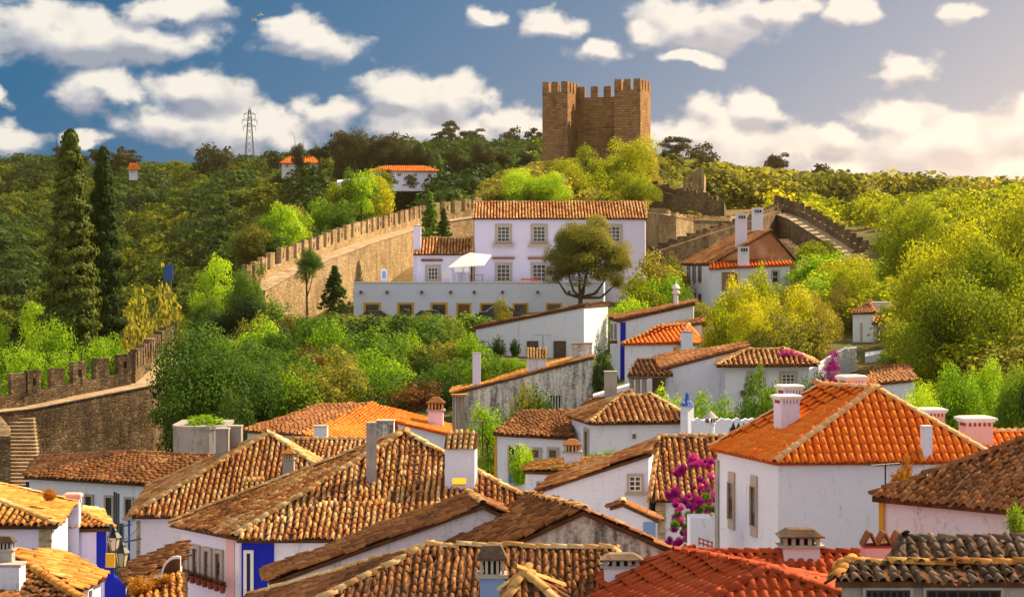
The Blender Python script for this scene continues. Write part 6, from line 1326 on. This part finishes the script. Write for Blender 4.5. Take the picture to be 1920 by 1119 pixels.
wood('hillside_dark_wood', 1500, (-150, 1050), (350, 690), (5, 10), 'leaf_dark', keep=lambda px, D, g_: (np.sin(px * 0.013 + D * 0.02) + np.sin(px * 0.031 - D * 0.011) > 0.3) & clear(px, D, g_) | (px > 640) & clear(px, D, g_))
wood('valley_wood', 500, (-150, 560), (245, 340), (2.5, 5), 'leaf_dark', keep=lambda px, D, g_: np.sin(px * 0.02 + D * 0.07) > -0.2)
wood('right_hill_wood', 1300, (1000, 2150), (300, 640), (5, 9), 'leaf_olive')
wood('right_slope_scrub', 260, (1440, 2150), (150, 290), (2.5, 5), 'leaf_gold', keep=lambda px, D, g_: (px > 1700) | (D > 240))
wood('castle_slope_scrub', 220, (900, 1300), (232, 290), (2, 4), 'leaf_olive')
wood('left_valley_scrub', 240, (-200, 330), (150, 240), (2.5, 4.5), 'leaf_mid')
# flower pots along the blue cornered house
for i in range(8):
    x = 339 + i * 11.2; c = P(x, 1085 + i * 3.7, 56.4 - 0.22 * i); t = rootm('flower_pot', c, 'small red clay flower pot with dark plant under the row of narrow windows', 'flower pot', 'flower pots on the white wall')
    MB().lathe(c, [(0.07, 0), (0.10, 0.17), (0.12, 0.17), (0.12, 0.21)], 10).build('pot', M['pot'], t)
    o = bpy.data.objects.new('plant', PROTO['spray'][0]); C.objects.link(o); o.parent = t; o.location = (0, 0, 0.18); o.scale = (0.11, 0.11, 0.09); o.material_slots[0].link = 'OBJECT'; o.material_slots[0].material = M['leaf_red']
# grass tufts on old roofs
for (px, py, D, w, hgt_, m) in ((1690, 918, 48.6, 46, 40, 'leaf_orange'), (1700, 915, 48.7, 20, 60, 'leaf_orange'), (300, 940, 78, 20, 16, 'leaf_orange'), (92, 935, 54, 30, 20, 'leaf_orange'), (262, 1110, 47.5, 44, 30, 'leaf_orange'), (385, 800, 96, 70, 22, 'leaf_bright'), (1905, 1005, 44, 40, 60, 'leaf_mid'), (975, 905, 80, 40, 70, 'leaf_bright'), (985, 878, 82, 30, 40, 'leaf_bright'), (1150, 868, 79, 90, 22, 'leaf_mid'), (300, 1092, 48, 50, 16, 'leaf_orange')):
    plant('roof_weed', {'leaf_orange': 'dry orange weeds sprouting on an old roof', 'leaf_bright': 'fresh green weeds growing among the houses', 'leaf_mid': 'dark green weeds growing by a roof edge'}[m], 'weeds', m.replace('leaf_', '') + ' weeds among the roofs', 'spray', px, py - hgt_, py + 3, D, w, m, base=(HZ - py - 3) / F * D, trunk=False)
print('tiles as objects', NTILE[0], 'objects', len(bpy.data.objects), 'thicket', cnt)

# ------------------------------------------------------------------ the air: thin warm haze over the whole place
def haze_mat():
    m = bpy.data.materials.new('haze'); m.use_nodes = True; t = NT(m.node_tree); out = t.n('ShaderNodeOutputMaterial')
    v = t.n('ShaderNodeVolumePrincipled', i_Density=0.00015, i_Anisotropy=0.86); v.inputs['Color'].default_value = (1.0, 0.70, 0.34, 1)
    t.link(v.outputs[0], out.inputs['Volume']); return m
hz = MB().box([0, 800, CZ + 12], 1200, 870, 44).build('haze', haze_mat(), None, np.zeros(3)); hz['kind'] = 'stuff'

# ------------------------------------------------------------------ aerials and cables
def aerial(px, y0, y1, D, label):
    a_ = P(px, y1, D); t_ = P(px, y0, D); t = rootm('tv_aerial', a_, label, 'aerial'); MB().tube(a_ - [0, 0, .4], t_, 0.02, n=6).build('mast', M['iron'], t)
    u = nrm([0.8, 0.5, 0]); v = np.array([-u[1], u[0], 0]); MB().tube(t_ - u * .5, t_ + u * .5, 0.012, n=5).build('boom', M['iron'], t)
    for i in range(7): q = t_ + u * (-.48 + .16 * i); MB().tube(q - v * (.28 - .02 * i), q + v * (.28 - .02 * i), 0.008, n=4).build('element', M['iron'], t)
aerial(1018, 628, 665, 108.5, 'thin television aerial on the grey streaked wall roof'); aerial(905, 790, 830, 60, 'thin television aerial above the big pyramid roof'); aerial(1660, 870, 925, 48.4, 'thin television aerial on the sagging brown roof')
def cable(a_, b_, sag, label):
    mb = MB(); n = 14; pts = [a_ + (b_ - a_) * i / n - ZAX * sag * 4 * (i / n) * (1 - i / n) for i in range(n + 1)]
    for p_, q_ in zip(pts[:-1], pts[1:]): mb.tube(p_, q_, 0.012, n=5)
    single(mb, 'overhead_cable', M['iron'], label, 'cable')
cable(P(197, 1010, 57), P(262, 985, 61.8), 0.25, 'thin black cable slung across the lane between cobalt corner and yellowed corner')
cable(P(930, 830, 88), P(893, 850, 58), 0.4, 'thin black cable from the ochre corner to the white tiled chimney')
